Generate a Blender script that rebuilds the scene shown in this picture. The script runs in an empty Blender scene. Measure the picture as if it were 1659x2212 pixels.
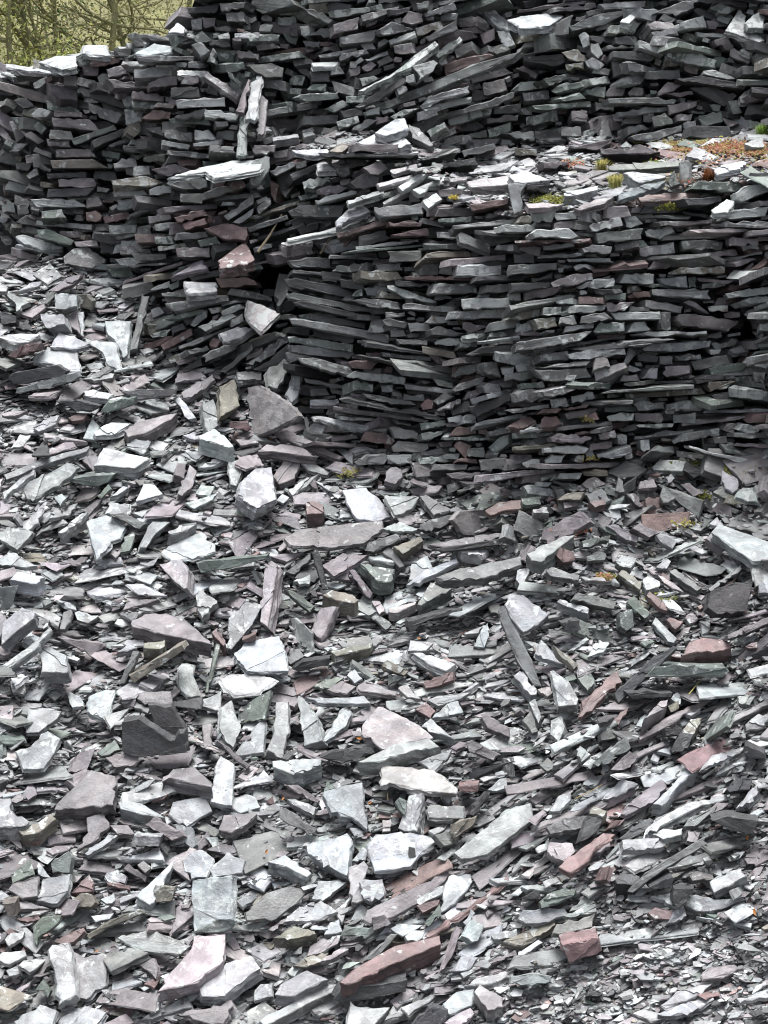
import bpy, math, random, re
import numpy as np
from mathutils import Vector, Matrix
rng = np.random.default_rng(11)
R = math.radians
scene = bpy.context.scene
COL = scene.collection

# ------------------------------------------------------------------ camera
W, H = 1659.0, 2212.0
TH = math.tan(R(13.0))
PITCH = R(-12.0)
EYE = np.array([0.0, 0.0, 4.2])
FWD = np.array([0, math.cos(PITCH), math.sin(PITCH)])
UPV = np.array([0, -math.sin(PITCH), math.cos(PITCH)])
cam = bpy.data.cameras.new('camera')
cam.sensor_fit = 'HORIZONTAL'
cam.angle = R(26.0)
cam.clip_end = 500
cam_ob = bpy.data.objects.new('camera', cam)
COL.objects.link(cam_ob)
cam_ob.location = EYE
cam_ob.rotation_euler = (R(90) + PITCH, 0, 0)
scene.camera = cam_ob

def rays(x, y):
    x = np.asarray(x, float); y = np.asarray(y, float)
    xc = (x - W / 2) / (W / 2) * TH
    yc = (H / 2 - y) / (W / 2) * TH
    return FWD + xc[..., None] * np.array([1.0, 0, 0]) + yc[..., None] * UPV

def project(p):
    q = np.asarray(p) - EYE
    f = q @ FWD
    return np.stack([W / 2 + q[..., 0] / f / TH * W / 2, H / 2 - (q @ UPV) / f / TH * W / 2], -1)

# ------------------------------------------------------------------ value noise
class Noise:
    def __init__(self, seed, n=64):
        self.g = np.random.default_rng(seed).uniform(-1, 1, (n, n)); self.n = n
    def __call__(self, x, y):
        x = np.asarray(x, float); y = np.asarray(y, float)
        i = np.floor(x).astype(int); j = np.floor(y).astype(int)
        u = x - i; v = y - j
        u = u * u * (3 - 2 * u); v = v * v * (3 - 2 * v)
        n = self.n; g = self.g
        a = g[i % n, j % n]; b = g[(i + 1) % n, j % n]; c = g[i % n, (j + 1) % n]; d = g[(i + 1) % n, (j + 1) % n]
        return a * (1 - u) * (1 - v) + b * u * (1 - v) + c * (1 - u) * v + d * u * v
N1, N2, N3 = Noise(1), Noise(2), Noise(3)

# ------------------------------------------------------------------ the lie of the tip: scree, lower wall, ledge, back wall
def poly(pts):
    xs = [p[0] for p in pts]; ys = [p[1] for p in pts]
    return lambda x: np.interp(x, xs, ys)
FOOT = poly([(-300, 600), (0, 575), (100, 562), (200, 580), (290, 610), (330, 740), (380, 800), (450, 815), (540, 835), (620, 855), (700, 950), (800, 985), (900, 1005),
             (1100, 1060), (1250, 1065), (1450, 1010), (1659, 985), (1960, 985)])
LIP = poly([(-300, 240), (0, 178), (20, 152), (100, 138), (170, 120), (250, 113), (300, 100), (345, 82), (385, 64), (402, 66), (415, 84), (450, 150), (520, 210), (560, 280), (620, 325), (700, 330),
            (760, 340), (850, 350), (900, 370), (960, 400), (1000, 430), (1050, 455), (1100, 465), (1300, 440), (1500, 400), (1659, 385), (1960, 380)])
BACK = poly([(-300, 100), (380, 44), (420, 66), (450, 120), (520, 180), (560, 250), (600, 275), (700, 290), (800, 282), (900, 300), (1080, 312), (1300, 290),
             (1420, 297), (1659, 270), (1960, 270)])
def sig(v, w): return 1 / (1 + np.exp(-np.clip(v / w, -30, 30)))
GX = np.arange(-300, 1961, 10.0)
GY = np.arange(2560, -161, -4.0)
def slope_at(x, y):
    scree = 34 + 7 * N1(x / 170, y / 70) + 6 * N2(x / 60, y / 38)
    scree = scree + 9 * sig(x - 1050, 60) * sig(1180 - y, 40)
    wall = 77 + 4 * N3(x / 80, y / 60)
    ledge = 14 + 3 * N1(x / 90, y / 40)
    back = 75 + 4 * N3(x / 80, y / 60) - 35 * sig(x - 1000, 30) * sig(48 - y, 8) * sig(y - 15, 6)
    f, l, b = sig(FOOT(x) - y, 7), sig(LIP(x) - y, 5), sig(BACK(x) - y, 5)
    s = scree * (1 - f) + wall * f
    s = s * (1 - l) + ledge * l
    return s * (1 - b) + back * b
XX, YY = np.meshgrid(GX, GY)
D = rays(XX, YY)
HN = np.hypot(D[..., 0], D[..., 1])
EL = np.arctan2(D[..., 2], HN)
TS = np.tan(np.radians(slope_at(XX, YY)))
rr = np.zeros_like(XX)
rr[0] = 8.15 - 0.00025 * (GX - 830)
for i in range(1, len(GY)):
    e = EL[i - 1]; de = EL[i] - EL[i - 1]
    den = np.maximum(TS[i - 1] - np.tan(e), 0.16)
    rr[i] = rr[i - 1] * np.exp(np.minimum(de / np.cos(e) ** 2 / den, 0.02))
k = np.ones(5) / 5
for _ in range(2):
    pad = np.pad(rr, ((0, 0), (2, 2)), mode='edge')
    rr = sum(pad[:, j:j + rr.shape[1]] for j in range(5)) / 5
TG = rr / HN
def gauss(cx, cy, sx, sy): return np.exp(-((XX - cx) / sx) ** 2 - ((YY - cy) / sy) ** 2)
TG += 0.75 * gauss(580, 606, 30, 36) + 0.35 * gauss(600, 690, 16, 60)              # the recess at the end of the lower wall
TG += 0.60 * gauss(1610, 715, 24, 110)            # the dark gap near the right edge
TG += 0.25 * gauss(560, 240, 40, 40)
TG += np.where(YY < 580, 1.25 * np.clip((140 - XX) / 140, 0, 2.0) ** 1.5, 0) * sig(590 - YY, 12)   # the bastion turns away at its left end
TG += 0.06 * N1(XX / 45, YY / 40) * sig(FOOT(XX) - YY, 10)
TG += 0.05 * N2(XX / 40, YY / 26) * (1 - sig(FOOT(XX) - YY, 10))
THIN = [(100, 1170, 75, 34), (190, 1360, 75, 26), (205, 1450, 75, 22), (92, 1515, 65, 22), (195, 1592, 80, 30), (760, 1350, 105, 26), (950, 1332, 115, 34), (720, 1195, 65, 30),
        (40, 870, 90, 26), (215, 572, 120, 28), (780, 1290, 60, 22), (880, 1265, 80, 24), (300, 1745, 100, 26), (170, 1390, 70, 20), (1520, 1350, 80, 16), (150, 1020, 90, 26), (330, 1170, 60, 24),
        (60, 1760, 60, 20), (270, 1905, 80, 20), (420, 1850, 60, 18), (980, 1560, 70, 26), (1060, 1720, 60, 30), (560, 1960, 60, 18), (1250, 1790, 80, 16), (640, 1590, 70, 20)]
for a_, b_, c_, d_ in THIN: TG += 0.13 * gauss(a_, b_, c_, d_)      # worn-back bands of thin bedded plates
def depth(x, y):
    x = np.asarray(x, float); y = np.asarray(y, float)
    fx = np.clip((x - GX[0]) / 10, 0, len(GX) - 1.001); fy = np.clip((GY[0] - y) / 4, 0, len(GY) - 1.001)
    i = fx.astype(int); j = fy.astype(int); u = fx - i; v = fy - j
    return (TG[j, i] * (1 - u) + TG[j, i + 1] * u) * (1 - v) + (TG[j + 1, i] * (1 - u) + TG[j + 1, i + 1] * u) * v
def point(x, y, back=0.0):
    return EYE + rays(x, y) * (depth(x, y) + back)[..., None]
def normal_at(x, y, h=14.0):
    dx = point(np.asarray(x) + h, y) - point(np.asarray(x) - h, y)
    dy = point(x, np.asarray(y) - h) - point(x, np.asarray(y) + h)
    n = np.cross(dx, dy)
    n /= np.linalg.norm(n, axis=-1, keepdims=True)
    s = np.sign(-(n * rays(x, y)).sum(-1, keepdims=True))
    return n * s
def zone(x, y):
    """0 scree, 1 lower wall, 2 ledge, 3 back wall, -1 beyond the skyline"""
    x = np.asarray(x, float); y = np.asarray(y, float)
    z = np.where(y > FOOT(x), 0, np.where(y > LIP(x), 1, np.where(y > BACK(x), 2, 3)))
    return np.where((x < 392 + np.maximum(0, 82 - y) * .34) & (y < np.where(x < 395, LIP(x), 88)), -1, z)

# courses: how the bedding runs in the picture (degrees, rising to the right)
FLOW = [(60, 300, -28), (30, 450, -20), (250, 220, -4), (300, 400, -2), (480, 230, -6), (430, 480, 6), (540, 470, 24), (250, 520, 3), (420, 700, 24), (560, 720, 28),
        (480, 620, 14), (480, 60, -2), (620, 60, -4), (650, 160, 6), (700, 240, 8), (800, 60, 14), (880, 150, 24), (1000, 120, 22), (1000, 250, 16), (1150, 60, 8),
        (1150, 220, 10), (1300, 130, -4), (1500, 60, -10), (1580, 160, -16), (1350, 230, 3), (1560, 220, -6), (700, 380, 16), (800, 420, 14), (900, 330, 4),
        (680, 470, 18), (700, 620, -9), (700, 740, -8), (800, 820, -9), (850, 930, -8), (900, 620, -4), (1000, 700, 1), (1100, 560, 2), (1200, 700, 8), (1150, 860, 12),
        (1000, 950, 4), (1300, 950, 8), (1350, 800, 5), (1450, 620, 2), (1550, 760, 7), (1640, 600, 10), (1640, 850, -2), (1450, 540, 3), (1250, 480, 2), (1000, 500, 4),
        (100, 900, 14), (300, 1000, 18), (100, 1100, 25), (500, 1000, 8), (800, 1050, 0), (1100, 1050, 5), (1300, 1100, -22), (1500, 1100, -28), (1450, 1250, -25),
        (1200, 1200, 18), (900, 1250, 18), (600, 1250, 0), (250, 1300, -2), (300, 1600, 8), (600, 1500, 5), (900, 1450, 6), (1200, 1450, -5), (1500, 1450, 22), (1100, 1650, 14),
        (1400, 1650, 30), (1600, 1600, 32), (700, 1750, 12), (900, 1900, 28), (1200, 1850, 28), (1500, 1850, 26), (200, 1800, 8), (300, 2050, 10), (600, 2100, 14),
        (900, 2100, 24), (1300, 2050, 14), (1550, 2100, 16)]
FL = np.array(FLOW, float)
def flow(x, y):
    w = 1 / (((x - FL[:, 0]) ** 2 + ((y - FL[:, 1]) * 1.6) ** 2) ** 1.3 + 50.0)
    return float((w * FL[:, 2]).sum() / w.sum())

# ------------------------------------------------------------------ slate pieces
PAL = {'g': (.146, .150, .145), 'l': (.228, .234, .234), 'w': (.280, .292, .296), 'p': (.168, .152, .156), 'r': (.150, .104, .100),
       'k': (.250, .228, .230), 'n': (.124, .144, .128), 'd': (.054, .054, .055), 'b': (.158, .148, .122)}
LICH = {'g': .22, 'l': .45, 'w': .5, 'p': .18, 'r': .18, 'k': .35, 'n': .4, 'd': .05, 'b': .4}

class Bag:
    """collects slate pieces into one mesh"""
    def __init__(self): self.v = []; self.f = []; self.c = []; self.l = []; self.n = 0
    def add(self, v, f, c, l):
        v = np.asarray(v, float)
        self.v.append(v); self.f += [[i + self.n for i in q] for q in f]
        self.c.append(np.tile(np.asarray(c, float), (len(v), 1))); self.l.append(np.asarray(l, float)); self.n += len(v)
    def mesh(self, name, mat, origin=None):
        v = np.concatenate(self.v)
        if origin is not None: v = v - origin
        me = bpy.data.meshes.new(name)
        me.from_pydata(v.tolist(), [], self.f)
        a = me.attributes.new('tint', 'FLOAT_COLOR', 'POINT'); a.data.foreach_set('color', np.concatenate(self.c).astype(np.float32).ravel())
        b = me.attributes.new('grain', 'FLOAT_VECTOR', 'POINT'); b.data.foreach_set('vector', np.concatenate(self.l).astype(np.float32).ravel())
        me.materials.append(mat)
        return me

def link(name, me, origin=None, parent=None, **props):
    o = bpy.data.objects.new(name, me); COL.objects.link(o)
    if origin is not None: o.location = origin
    if parent is not None: o.parent = parent
    for k_, v_ in props.items(): o[k_] = v_
    return o

def frame(n, along):
    n = n / np.linalg.norm(n)
    x = along - n * (along @ n); x /= np.linalg.norm(x)
    return x, np.cross(n, x), n

def ragged(p, seg, amp):
    """break a polygon's edges into short chipped pieces"""
    out = []
    m = len(p)
    for i in range(m):
        a, b = p[i], p[(i + 1) % m]
        e = b - a; L = np.hypot(*e)
        k_ = max(1, min(7, int(round(L / seg))))
        out.append(a)
        if k_ > 1:
            nrm = np.array([e[1], -e[0]]) / L; rag = (.5, .9, 1.8)[rng.integers(3)]      # some edges break cleanly, some splinter
            ts = (np.arange(1, k_) + rng.uniform(-.3, .3, k_ - 1)) / k_
            for t in ts: out.append(a + e * t + nrm * rng.normal(0, amp * rag))
    return np.array(out)

def area2(p): return 0.5 * (np.dot(p[:, 0], np.roll(p[:, 1], -1)) - np.dot(p[:, 1], np.roll(p[:, 0], -1)))

def flake(q):
    """the part of a convex outline left of a random crack: where an upper lamination still holds"""
    m = len(q); d1 = np.roll(q, -1, 0) - q; d2 = np.roll(d1, -1, 0)
    if (d1[:, 0] * d2[:, 1] - d1[:, 1] * d2[:, 0]).min() < 0: return None
    a = rng.uniform(0, 2 * math.pi); w = np.array([math.cos(a), math.sin(a)])
    s = (q - q.mean(0)) @ w; t = rng.uniform(-.45, .35) * s.max()
    s = s - t
    out = []; tag = []
    for i in range(m):
        j = (i + 1) % m
        if s[i] >= 0: out.append(q[i])
        if (s[i] >= 0) != (s[j] >= 0): out.append(q[i] + (q[j] - q[i]) * (s[i] / (s[i] - s[j])))
    return np.array(out) if len(out) >= 3 else None

def slab(bag, poly3, n, thick, tint, lich, seg=.05, amp=.004, layers=3, dip=.004, flaky=0.0, rough=.014):
    """a slate: a chipped outline at its own place, given real thickness behind its face, with cleaved, stepped edges"""
    c = poly3.mean(0)
    e = poly3[np.argmax(np.linalg.norm(np.roll(poly3, -1, 0) - poly3, axis=1)) - len(poly3) + 1] - poly3[np.argmax(np.linalg.norm(np.roll(poly3, -1, 0) - poly3, axis=1))]
    X, Y, N = frame(n, e)
    q = np.stack([(poly3 - c) @ X, (poly3 - c) @ Y], -1)
    if area2(q) < 0: q = q[::-1]
    top = flake(q) if rng.random() < flaky else None
    q = ragged(q, seg, max(amp, rough * math.sqrt(abs(area2(q)))))
    m = len(q)
    cen = q.mean(0)
    size = math.sqrt(abs(area2(q)))
    # vertex normals pointing inward for insets
    d1 = np.roll(q, -1, 0) - q; d0 = q - np.roll(q, 1, 0)
    t = d1 / (np.linalg.norm(d1, axis=1, keepdims=True) + 1e-9) + d0 / (np.linalg.norm(d0, axis=1, keepdims=True) + 1e-9)
    t /= np.linalg.norm(t, axis=1, keepdims=True) + 1e-9
    inn = np.stack([-t[:, 1], t[:, 0]], -1)
    bev = min(.004, size * .03, thick * .3)
    rings = [(q + inn * bev, 0.0), (q, -bev)]
    for j in range(1, layers + 1):
        z = -bev - (thick - bev) * (j / layers) ** 1.0
        step = rng.normal(0, min(.007, size * .035), m)
        step = 0.5 * step + 0.5 * np.roll(step, 1) + rng.normal(0, min(.005, size * .03))
        rings.append((q + inn * step[:, None], z))
    tz = rng.normal(0, dip * .5, m)
    v = []; g = []
    off = rng.uniform(-40, 40, 3)
    for k_, (p, z) in enumerate(rings):
        zz = np.full(m, z) + (tz if k_ < 2 else 0)
        v.append(c + p[:, :1] * X + p[:, 1:] * Y + zz[:, None] * N)
        g.append(np.stack([p[:, 0] + off[0], p[:, 1] + off[1], zz + off[2]], -1))
    f = [list(range(m))]
    for k_ in range(len(rings) - 1):
        a, b = k_ * m, (k_ + 1) * m
        for i in range(m):
            j = (i + 1) % m
            f.append([a + i, b + i, b + j, a + j])
    f.append(list(range((len(rings)) * m - 1, (len(rings) - 1) * m - 1, -1)))
    bag.add(np.concatenate(v), f, (*tint, lich), np.concatenate(g))
    if top is not None:
        p = ragged(top * .985, seg * .6, .010 * size + .004); k_ = len(p); t = rng.uniform(.004, .010)
        if abs(area2(p)) > .1 * size ** 2:
            zs = (t + rng.normal(0, .0008, k_), np.full(k_, -.004))
            v = [c + p[:, :1] * X + p[:, 1:] * Y + z[:, None] * N for z in zs]
            g = [np.stack([p[:, 0] + off[0] + 3, p[:, 1] + off[1], z + off[2]], -1) for z in zs]
            f = [list(range(k_))] + [[i, k_ + i, k_ + (i + 1) % k_, (i + 1) % k_] for i in range(k_)]
            s_ = rng.uniform(.86, 1.12)
            bag.add(np.concatenate(v), f, (*[u * s_ for u in tint], lich), np.concatenate(g))

def face_dir(el, yaw):
    return np.array([math.sin(yaw) * math.cos(el), -math.cos(yaw) * math.cos(el), math.sin(el)])

def on_plane(px, n, behind=0.05, maxout=0.30):
    """the real-world polygon whose outline is PX, lying on the tip with face direction N"""
    d = rays(px[:, 0], px[:, 1])
    dn = d / np.linalg.norm(d, axis=1, keepdims=True)
    cd = -dn.mean(0); cd /= np.linalg.norm(cd)
    for _ in range(12):
        if (-(dn @ n)).min() >= .24: break
        n = n + cd * .12; n = n / np.linalg.norm(n)
    a = 1 / -(d @ n)
    t = depth(px[:, 0], px[:, 1])
    k_ = ((t + behind) / a).min()
    ac, tc = a.mean(), t.mean()
    k_ = max(k_, (tc - maxout) / ac)
    return EYE + d * (k_ * a)[:, None], n

# occupancy of the view, to see which places already hold a slate
OW, OH = 1130, 1406          # half pixels, with a margin of 150
def inside(px):
    """(slice, mask) of the cells that a polygon covers"""
    q = px / 2 + 150
    x0, y0 = np.floor(q.min(0)).astype(int); x1, y1 = np.ceil(q.max(0)).astype(int)
    x0, y0 = max(x0, 0), max(y0, 0); x1, y1 = min(x1, OW), min(y1, OH)
    if x1 <= x0 or y1 <= y0: return None, None
    gx, gy = np.meshgrid(np.arange(x0, x1) + .5, np.arange(y0, y1) + .5)
    m = np.zeros(gx.shape, bool)
    for i in range(len(q)):
        a, b = q[i], q[(i + 1) % len(q)]
        if a[1] == b[1]: continue
        c = ((a[1] > gy) != (b[1] > gy)) & (gx < (b[0] - a[0]) * (gy - a[1]) / (b[1] - a[1]) + a[0])
        m ^= c
    return (slice(y0, y1), slice(x0, x1)), m

def tint_of(c, var=.14):
    k_ = math.exp(rng.normal(0, var))
    h = rng.normal(0, .018, 3)
    return tuple(float(np.clip(v * k_ * (1 + e), .02, .6)) for v, e in zip(PAL[c], h))
# ------------------------------------------------------------------ materials
def new_mat(name):
    m = bpy.data.materials.new(name); m.use_nodes = True
    nt = m.node_tree; nt.nodes.clear()
    out = nt.nodes.new('ShaderNodeOutputMaterial'); b = nt.nodes.new('ShaderNodeBsdfPrincipled')
    nt.links.new(b.outputs[0], out.inputs[0])
    return m, nt, b
def nd(nt, t, **kw):
    n = nt.nodes.new(t)
    for k_, v_ in kw.items():
        if k_ in n.inputs: n.inputs[k_].default_value = v_
        else: setattr(n, k_, v_)
    return n
def ramp(nt, stops, interp='LINEAR'):
    r = nt.nodes.new('ShaderNodeValToRGB'); r.color_ramp.interpolation = interp
    el = r.color_ramp.elements
    while len(el) < len(stops): el.new(.5)
    for e, (p, c) in zip(el, stops):
        e.position = p; e.color = c if len(c) == 4 else (*c, 1)
    return r
def gray(v): return (v, v, v)

def slate_material():
    m, nt, b = new_mat('slate'); L = nt.links.new
    tint = nd(nt, 'ShaderNodeAttribute', attribute_name='tint'); grain = nd(nt, 'ShaderNodeAttribute', attribute_name='grain')
    P = grain.outputs['Vector']
    # broad cloudiness of the stone
    n1 = nd(nt, 'ShaderNodeTexNoise', Scale=9.0, Detail=5.0, Roughness=.6); L(P, n1.inputs['Vector'])
    r1 = ramp(nt, [(.3, gray(.74)), (.7, gray(1.22))]); L(n1.outputs['Fac'], r1.inputs[0])
    mul = nd(nt, 'ShaderNodeMix', data_type='RGBA', blend_type='MULTIPLY'); mul.inputs['Factor'].default_value = 1
    # a dry bloom in sharp-edged patches over the darker damp stone
    n0 = nd(nt, 'ShaderNodeTexNoise', Scale=5.5, Detail=5.0, Roughness=.55, Distortion=.8); L(P, n0.inputs['Vector'])
    r0 = ramp(nt, [(.44, (.80, .79, .80)), (.475, (1.0, 1.0, 1.0)), (.53, (1.02, 1.02, 1.02)), (.555, (1.16, 1.185, 1.19))]); L(n0.outputs['Fac'], r0.inputs[0])
    mul0 = nd(nt, 'ShaderNodeMix', data_type='RGBA', blend_type='MULTIPLY'); mul0.inputs['Factor'].default_value = 1
    L(tint.outputs['Color'], mul0.inputs['A']); L(r0.outputs[0], mul0.inputs['B'])
    L(mul0.outputs['Result'], mul.inputs['A']); L(r1.outputs[0], mul.inputs['B'])
    # cleavage: fine bands across the thickness (they show on the edges)
    mp = nd(nt, 'ShaderNodeMapping'); mp.inputs['Scale'].default_value = (5, 5, 120); L(P, mp.inputs['Vector'])
    n2 = nd(nt, 'ShaderNodeTexNoise', Scale=1.0, Detail=3.0, Roughness=.65); L(mp.outputs[0], n2.inputs['Vector'])
    r2 = ramp(nt, [(.32, gray(.72)), (.68, gray(1.2))]); L(n2.outputs['Fac'], r2.inputs[0])
    mul2 = nd(nt, 'ShaderNodeMix', data_type='RGBA', blend_type='MULTIPLY'); mul2.inputs['Factor'].default_value = .8
    L(mul.outputs['Result'], mul2.inputs['A']); L(r2.outputs[0], mul2.inputs['B'])
    # faint colour bands along the grain of the face
    mpb = nd(nt, 'ShaderNodeMapping'); mpb.inputs['Scale'].default_value = (1.5, 11, 30); mpb.inputs['Rotation'].default_value = (0, 0, .5); L(P, mpb.inputs['Vector'])
    nb = nd(nt, 'ShaderNodeTexNoise', Scale=1.0, Detail=3.0, Roughness=.6, Distortion=.5); L(mpb.outputs[0], nb.inputs['Vector'])
    rb = ramp(nt, [(.34, (.80, .83, .85)), (.66, (1.16, 1.12, 1.10))]); L(nb.outputs['Fac'], rb.inputs[0])
    mulb = nd(nt, 'ShaderNodeMix', data_type='RGBA', blend_type='MULTIPLY'); mulb.inputs['Factor'].default_value = .75
    L(mul2.outputs['Result'], mulb.inputs['A']); L(rb.outputs[0], mulb.inputs['B'])
    # pale lichen crust in patches, with dark spots in it
    n3 = nd(nt, 'ShaderNodeTexNoise', Scale=13.0, Detail=6.0, Roughness=.62, Distortion=.4); L(P, n3.inputs['Vector'])
    sub = nd(nt, 'ShaderNodeMath', operation='MULTIPLY_ADD'); L(tint.outputs['Alpha'], sub.inputs[0]); sub.inputs[1].default_value = .30; L(n3.outputs['Fac'], sub.inputs[2])
    r3 = ramp(nt, [(.69, gray(0)), (.735, gray(1))]); L(sub.outputs[0], r3.inputs[0])
    vor = nd(nt, 'ShaderNodeTexVoronoi', Scale=42.0); L(P, vor.inputs['Vector'])
    r4 = ramp(nt, [(.13, gray(.35)), (.19, gray(1))]); L(vor.outputs['Distance'], r4.inputs[0])
    n5 = nd(nt, 'ShaderNodeTexNoise', Scale=5.0, Detail=2.0); L(P, n5.inputs['Vector'])
    r5 = ramp(nt, [(.47, gray(0)), (.56, gray(1))]); L(n5.outputs['Fac'], r5.inputs[0])
    spot = nd(nt, 'ShaderNodeMix', data_type='RGBA'); L(r5.outputs[0], spot.inputs['Factor']); spot.inputs['A'].default_value = (1, 1, 1, 1); L(r4.outputs[0], spot.inputs['B'])
    crust = nd(nt, 'ShaderNodeMix', data_type='RGBA', blend_type='MULTIPLY'); crust.inputs['Factor'].default_value = 1
    crust.inputs['A'].default_value = (.40, .42, .405, 1); L(spot.outputs['Result'], crust.inputs['B'])
    mixl = nd(nt, 'ShaderNodeMix', data_type='RGBA'); lf = nd(nt, 'ShaderNodeMath', operation='MULTIPLY'); lf.inputs[1].default_value = .72
    L(r3.outputs[0], lf.inputs[0]); L(lf.outputs[0], mixl.inputs['Factor']); L(mulb.outputs['Result'], mixl.inputs['A']); L(crust.outputs['Result'], mixl.inputs['B'])
    # rusty stains here and there
    n6 = nd(nt, 'ShaderNodeTexNoise', Scale=4.0, Detail=5.0, Roughness=.7); L(P, n6.inputs['Vector'])
    r6 = ramp(nt, [(.66, gray(0)), (.74, gray(.5))]); L(n6.outputs['Fac'], r6.inputs[0])
    mixr = nd(nt, 'ShaderNodeMix', data_type='RGBA'); L(r6.outputs[0], mixr.inputs['Factor']); L(mixl.outputs['Result'], mixr.inputs['A']); mixr.inputs['B'].default_value = (.17, .135, .085, 1)
    L(mixr.outputs['Result'], b.inputs['Base Color'])
    # damp patches
    r7 = ramp(nt, [(.35, gray(.42)), (.65, gray(.72))]); L(n1.outputs['Fac'], r7.inputs[0]); L(r7.outputs[0], b.inputs['Roughness'])
    b.inputs['Specular IOR Level'].default_value = .45
    # relief: split laminations and fine grain
    mp2 = nd(nt, 'ShaderNodeMapping'); mp2.inputs['Scale'].default_value = (1, 1, 3); L(P, mp2.inputs['Vector'])
    n7 = nd(nt, 'ShaderNodeTexNoise', Scale=6.0, Detail=4.0, Roughness=.55, Distortion=.6); L(mp2.outputs[0], n7.inputs['Vector'])
    r8 = ramp(nt, [(0, gray(0)), (.36, gray(.25)), (.46, gray(.5)), (.53, gray(.75)), (.62, gray(1))], 'CONSTANT'); L(n7.outputs['Fac'], r8.inputs[0])
    n8 = nd(nt, 'ShaderNodeTexNoise', Scale=60.0, Detail=4.0, Roughness=.7); L(P, n8.inputs['Vector'])
    s1 = nd(nt, 'ShaderNodeMath', operation='MULTIPLY_ADD'); L(n8.outputs['Fac'], s1.inputs[0]); s1.inputs[1].default_value = .5; L(r8.outputs[0], s1.inputs[2])
    s2 = nd(nt, 'ShaderNodeMath', operation='MULTIPLY_ADD'); L(n2.outputs['Fac'], s2.inputs[0]); s2.inputs[1].default_value = 1.2; L(s1.outputs[0], s2.inputs[2])
    bp = nd(nt, 'ShaderNodeBump', Strength=.9, Distance=.013); L(s2.outputs[0], bp.inputs['Height']); L(bp.outputs[0], b.inputs['Normal'])
    return m

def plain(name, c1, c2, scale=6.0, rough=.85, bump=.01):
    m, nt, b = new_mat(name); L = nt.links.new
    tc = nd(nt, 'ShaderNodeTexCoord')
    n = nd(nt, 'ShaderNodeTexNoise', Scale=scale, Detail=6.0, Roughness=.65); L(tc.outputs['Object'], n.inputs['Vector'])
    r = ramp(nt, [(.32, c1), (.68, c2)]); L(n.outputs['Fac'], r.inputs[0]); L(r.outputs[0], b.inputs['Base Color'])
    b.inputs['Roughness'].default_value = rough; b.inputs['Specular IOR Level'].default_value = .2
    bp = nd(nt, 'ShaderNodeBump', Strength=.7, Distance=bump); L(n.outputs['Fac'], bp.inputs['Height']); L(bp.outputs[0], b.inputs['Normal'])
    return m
def leafy(name, hue_jit=.06):
    """foliage: the tint of each leaf is stored with it; a little light passes through"""
    m, nt, b = new_mat(name); L = nt.links.new
    a = nd(nt, 'ShaderNodeAttribute', attribute_name='tint'); L(a.outputs['Color'], b.inputs['Base Color'])
    b.inputs['Roughness'].default_value = .7; b.inputs['Specular IOR Level'].default_value = .15
    tr = nd(nt, 'ShaderNodeBsdfTranslucent'); L(a.outputs['Color'], tr.inputs[0])
    mx = nd(nt, 'ShaderNodeMixShader'); mx.inputs[0].default_value = .35
    L(b.outputs[0], mx.inputs[1]); L(tr.outputs[0], mx.inputs[2])
    L(mx.outputs[0], nt.nodes['Material Output'].inputs[0])
    return m
SLATE = slate_material()
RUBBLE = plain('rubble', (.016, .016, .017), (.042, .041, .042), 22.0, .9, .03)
MOSSBARK = plain('mossy_bark', (.14, .13, .08), (.21, .205, .10), 7.0, .9, .02)
LEAF = leafy('leaf'); 
HILLM = plain('woodland_floor', (.12, .115, .065), (.20, .19, .09), 1.1, .95, .1)
CHIPS = 150000; SKY = 0.06; SUN = 1.5; EXPO = 2.32
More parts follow.
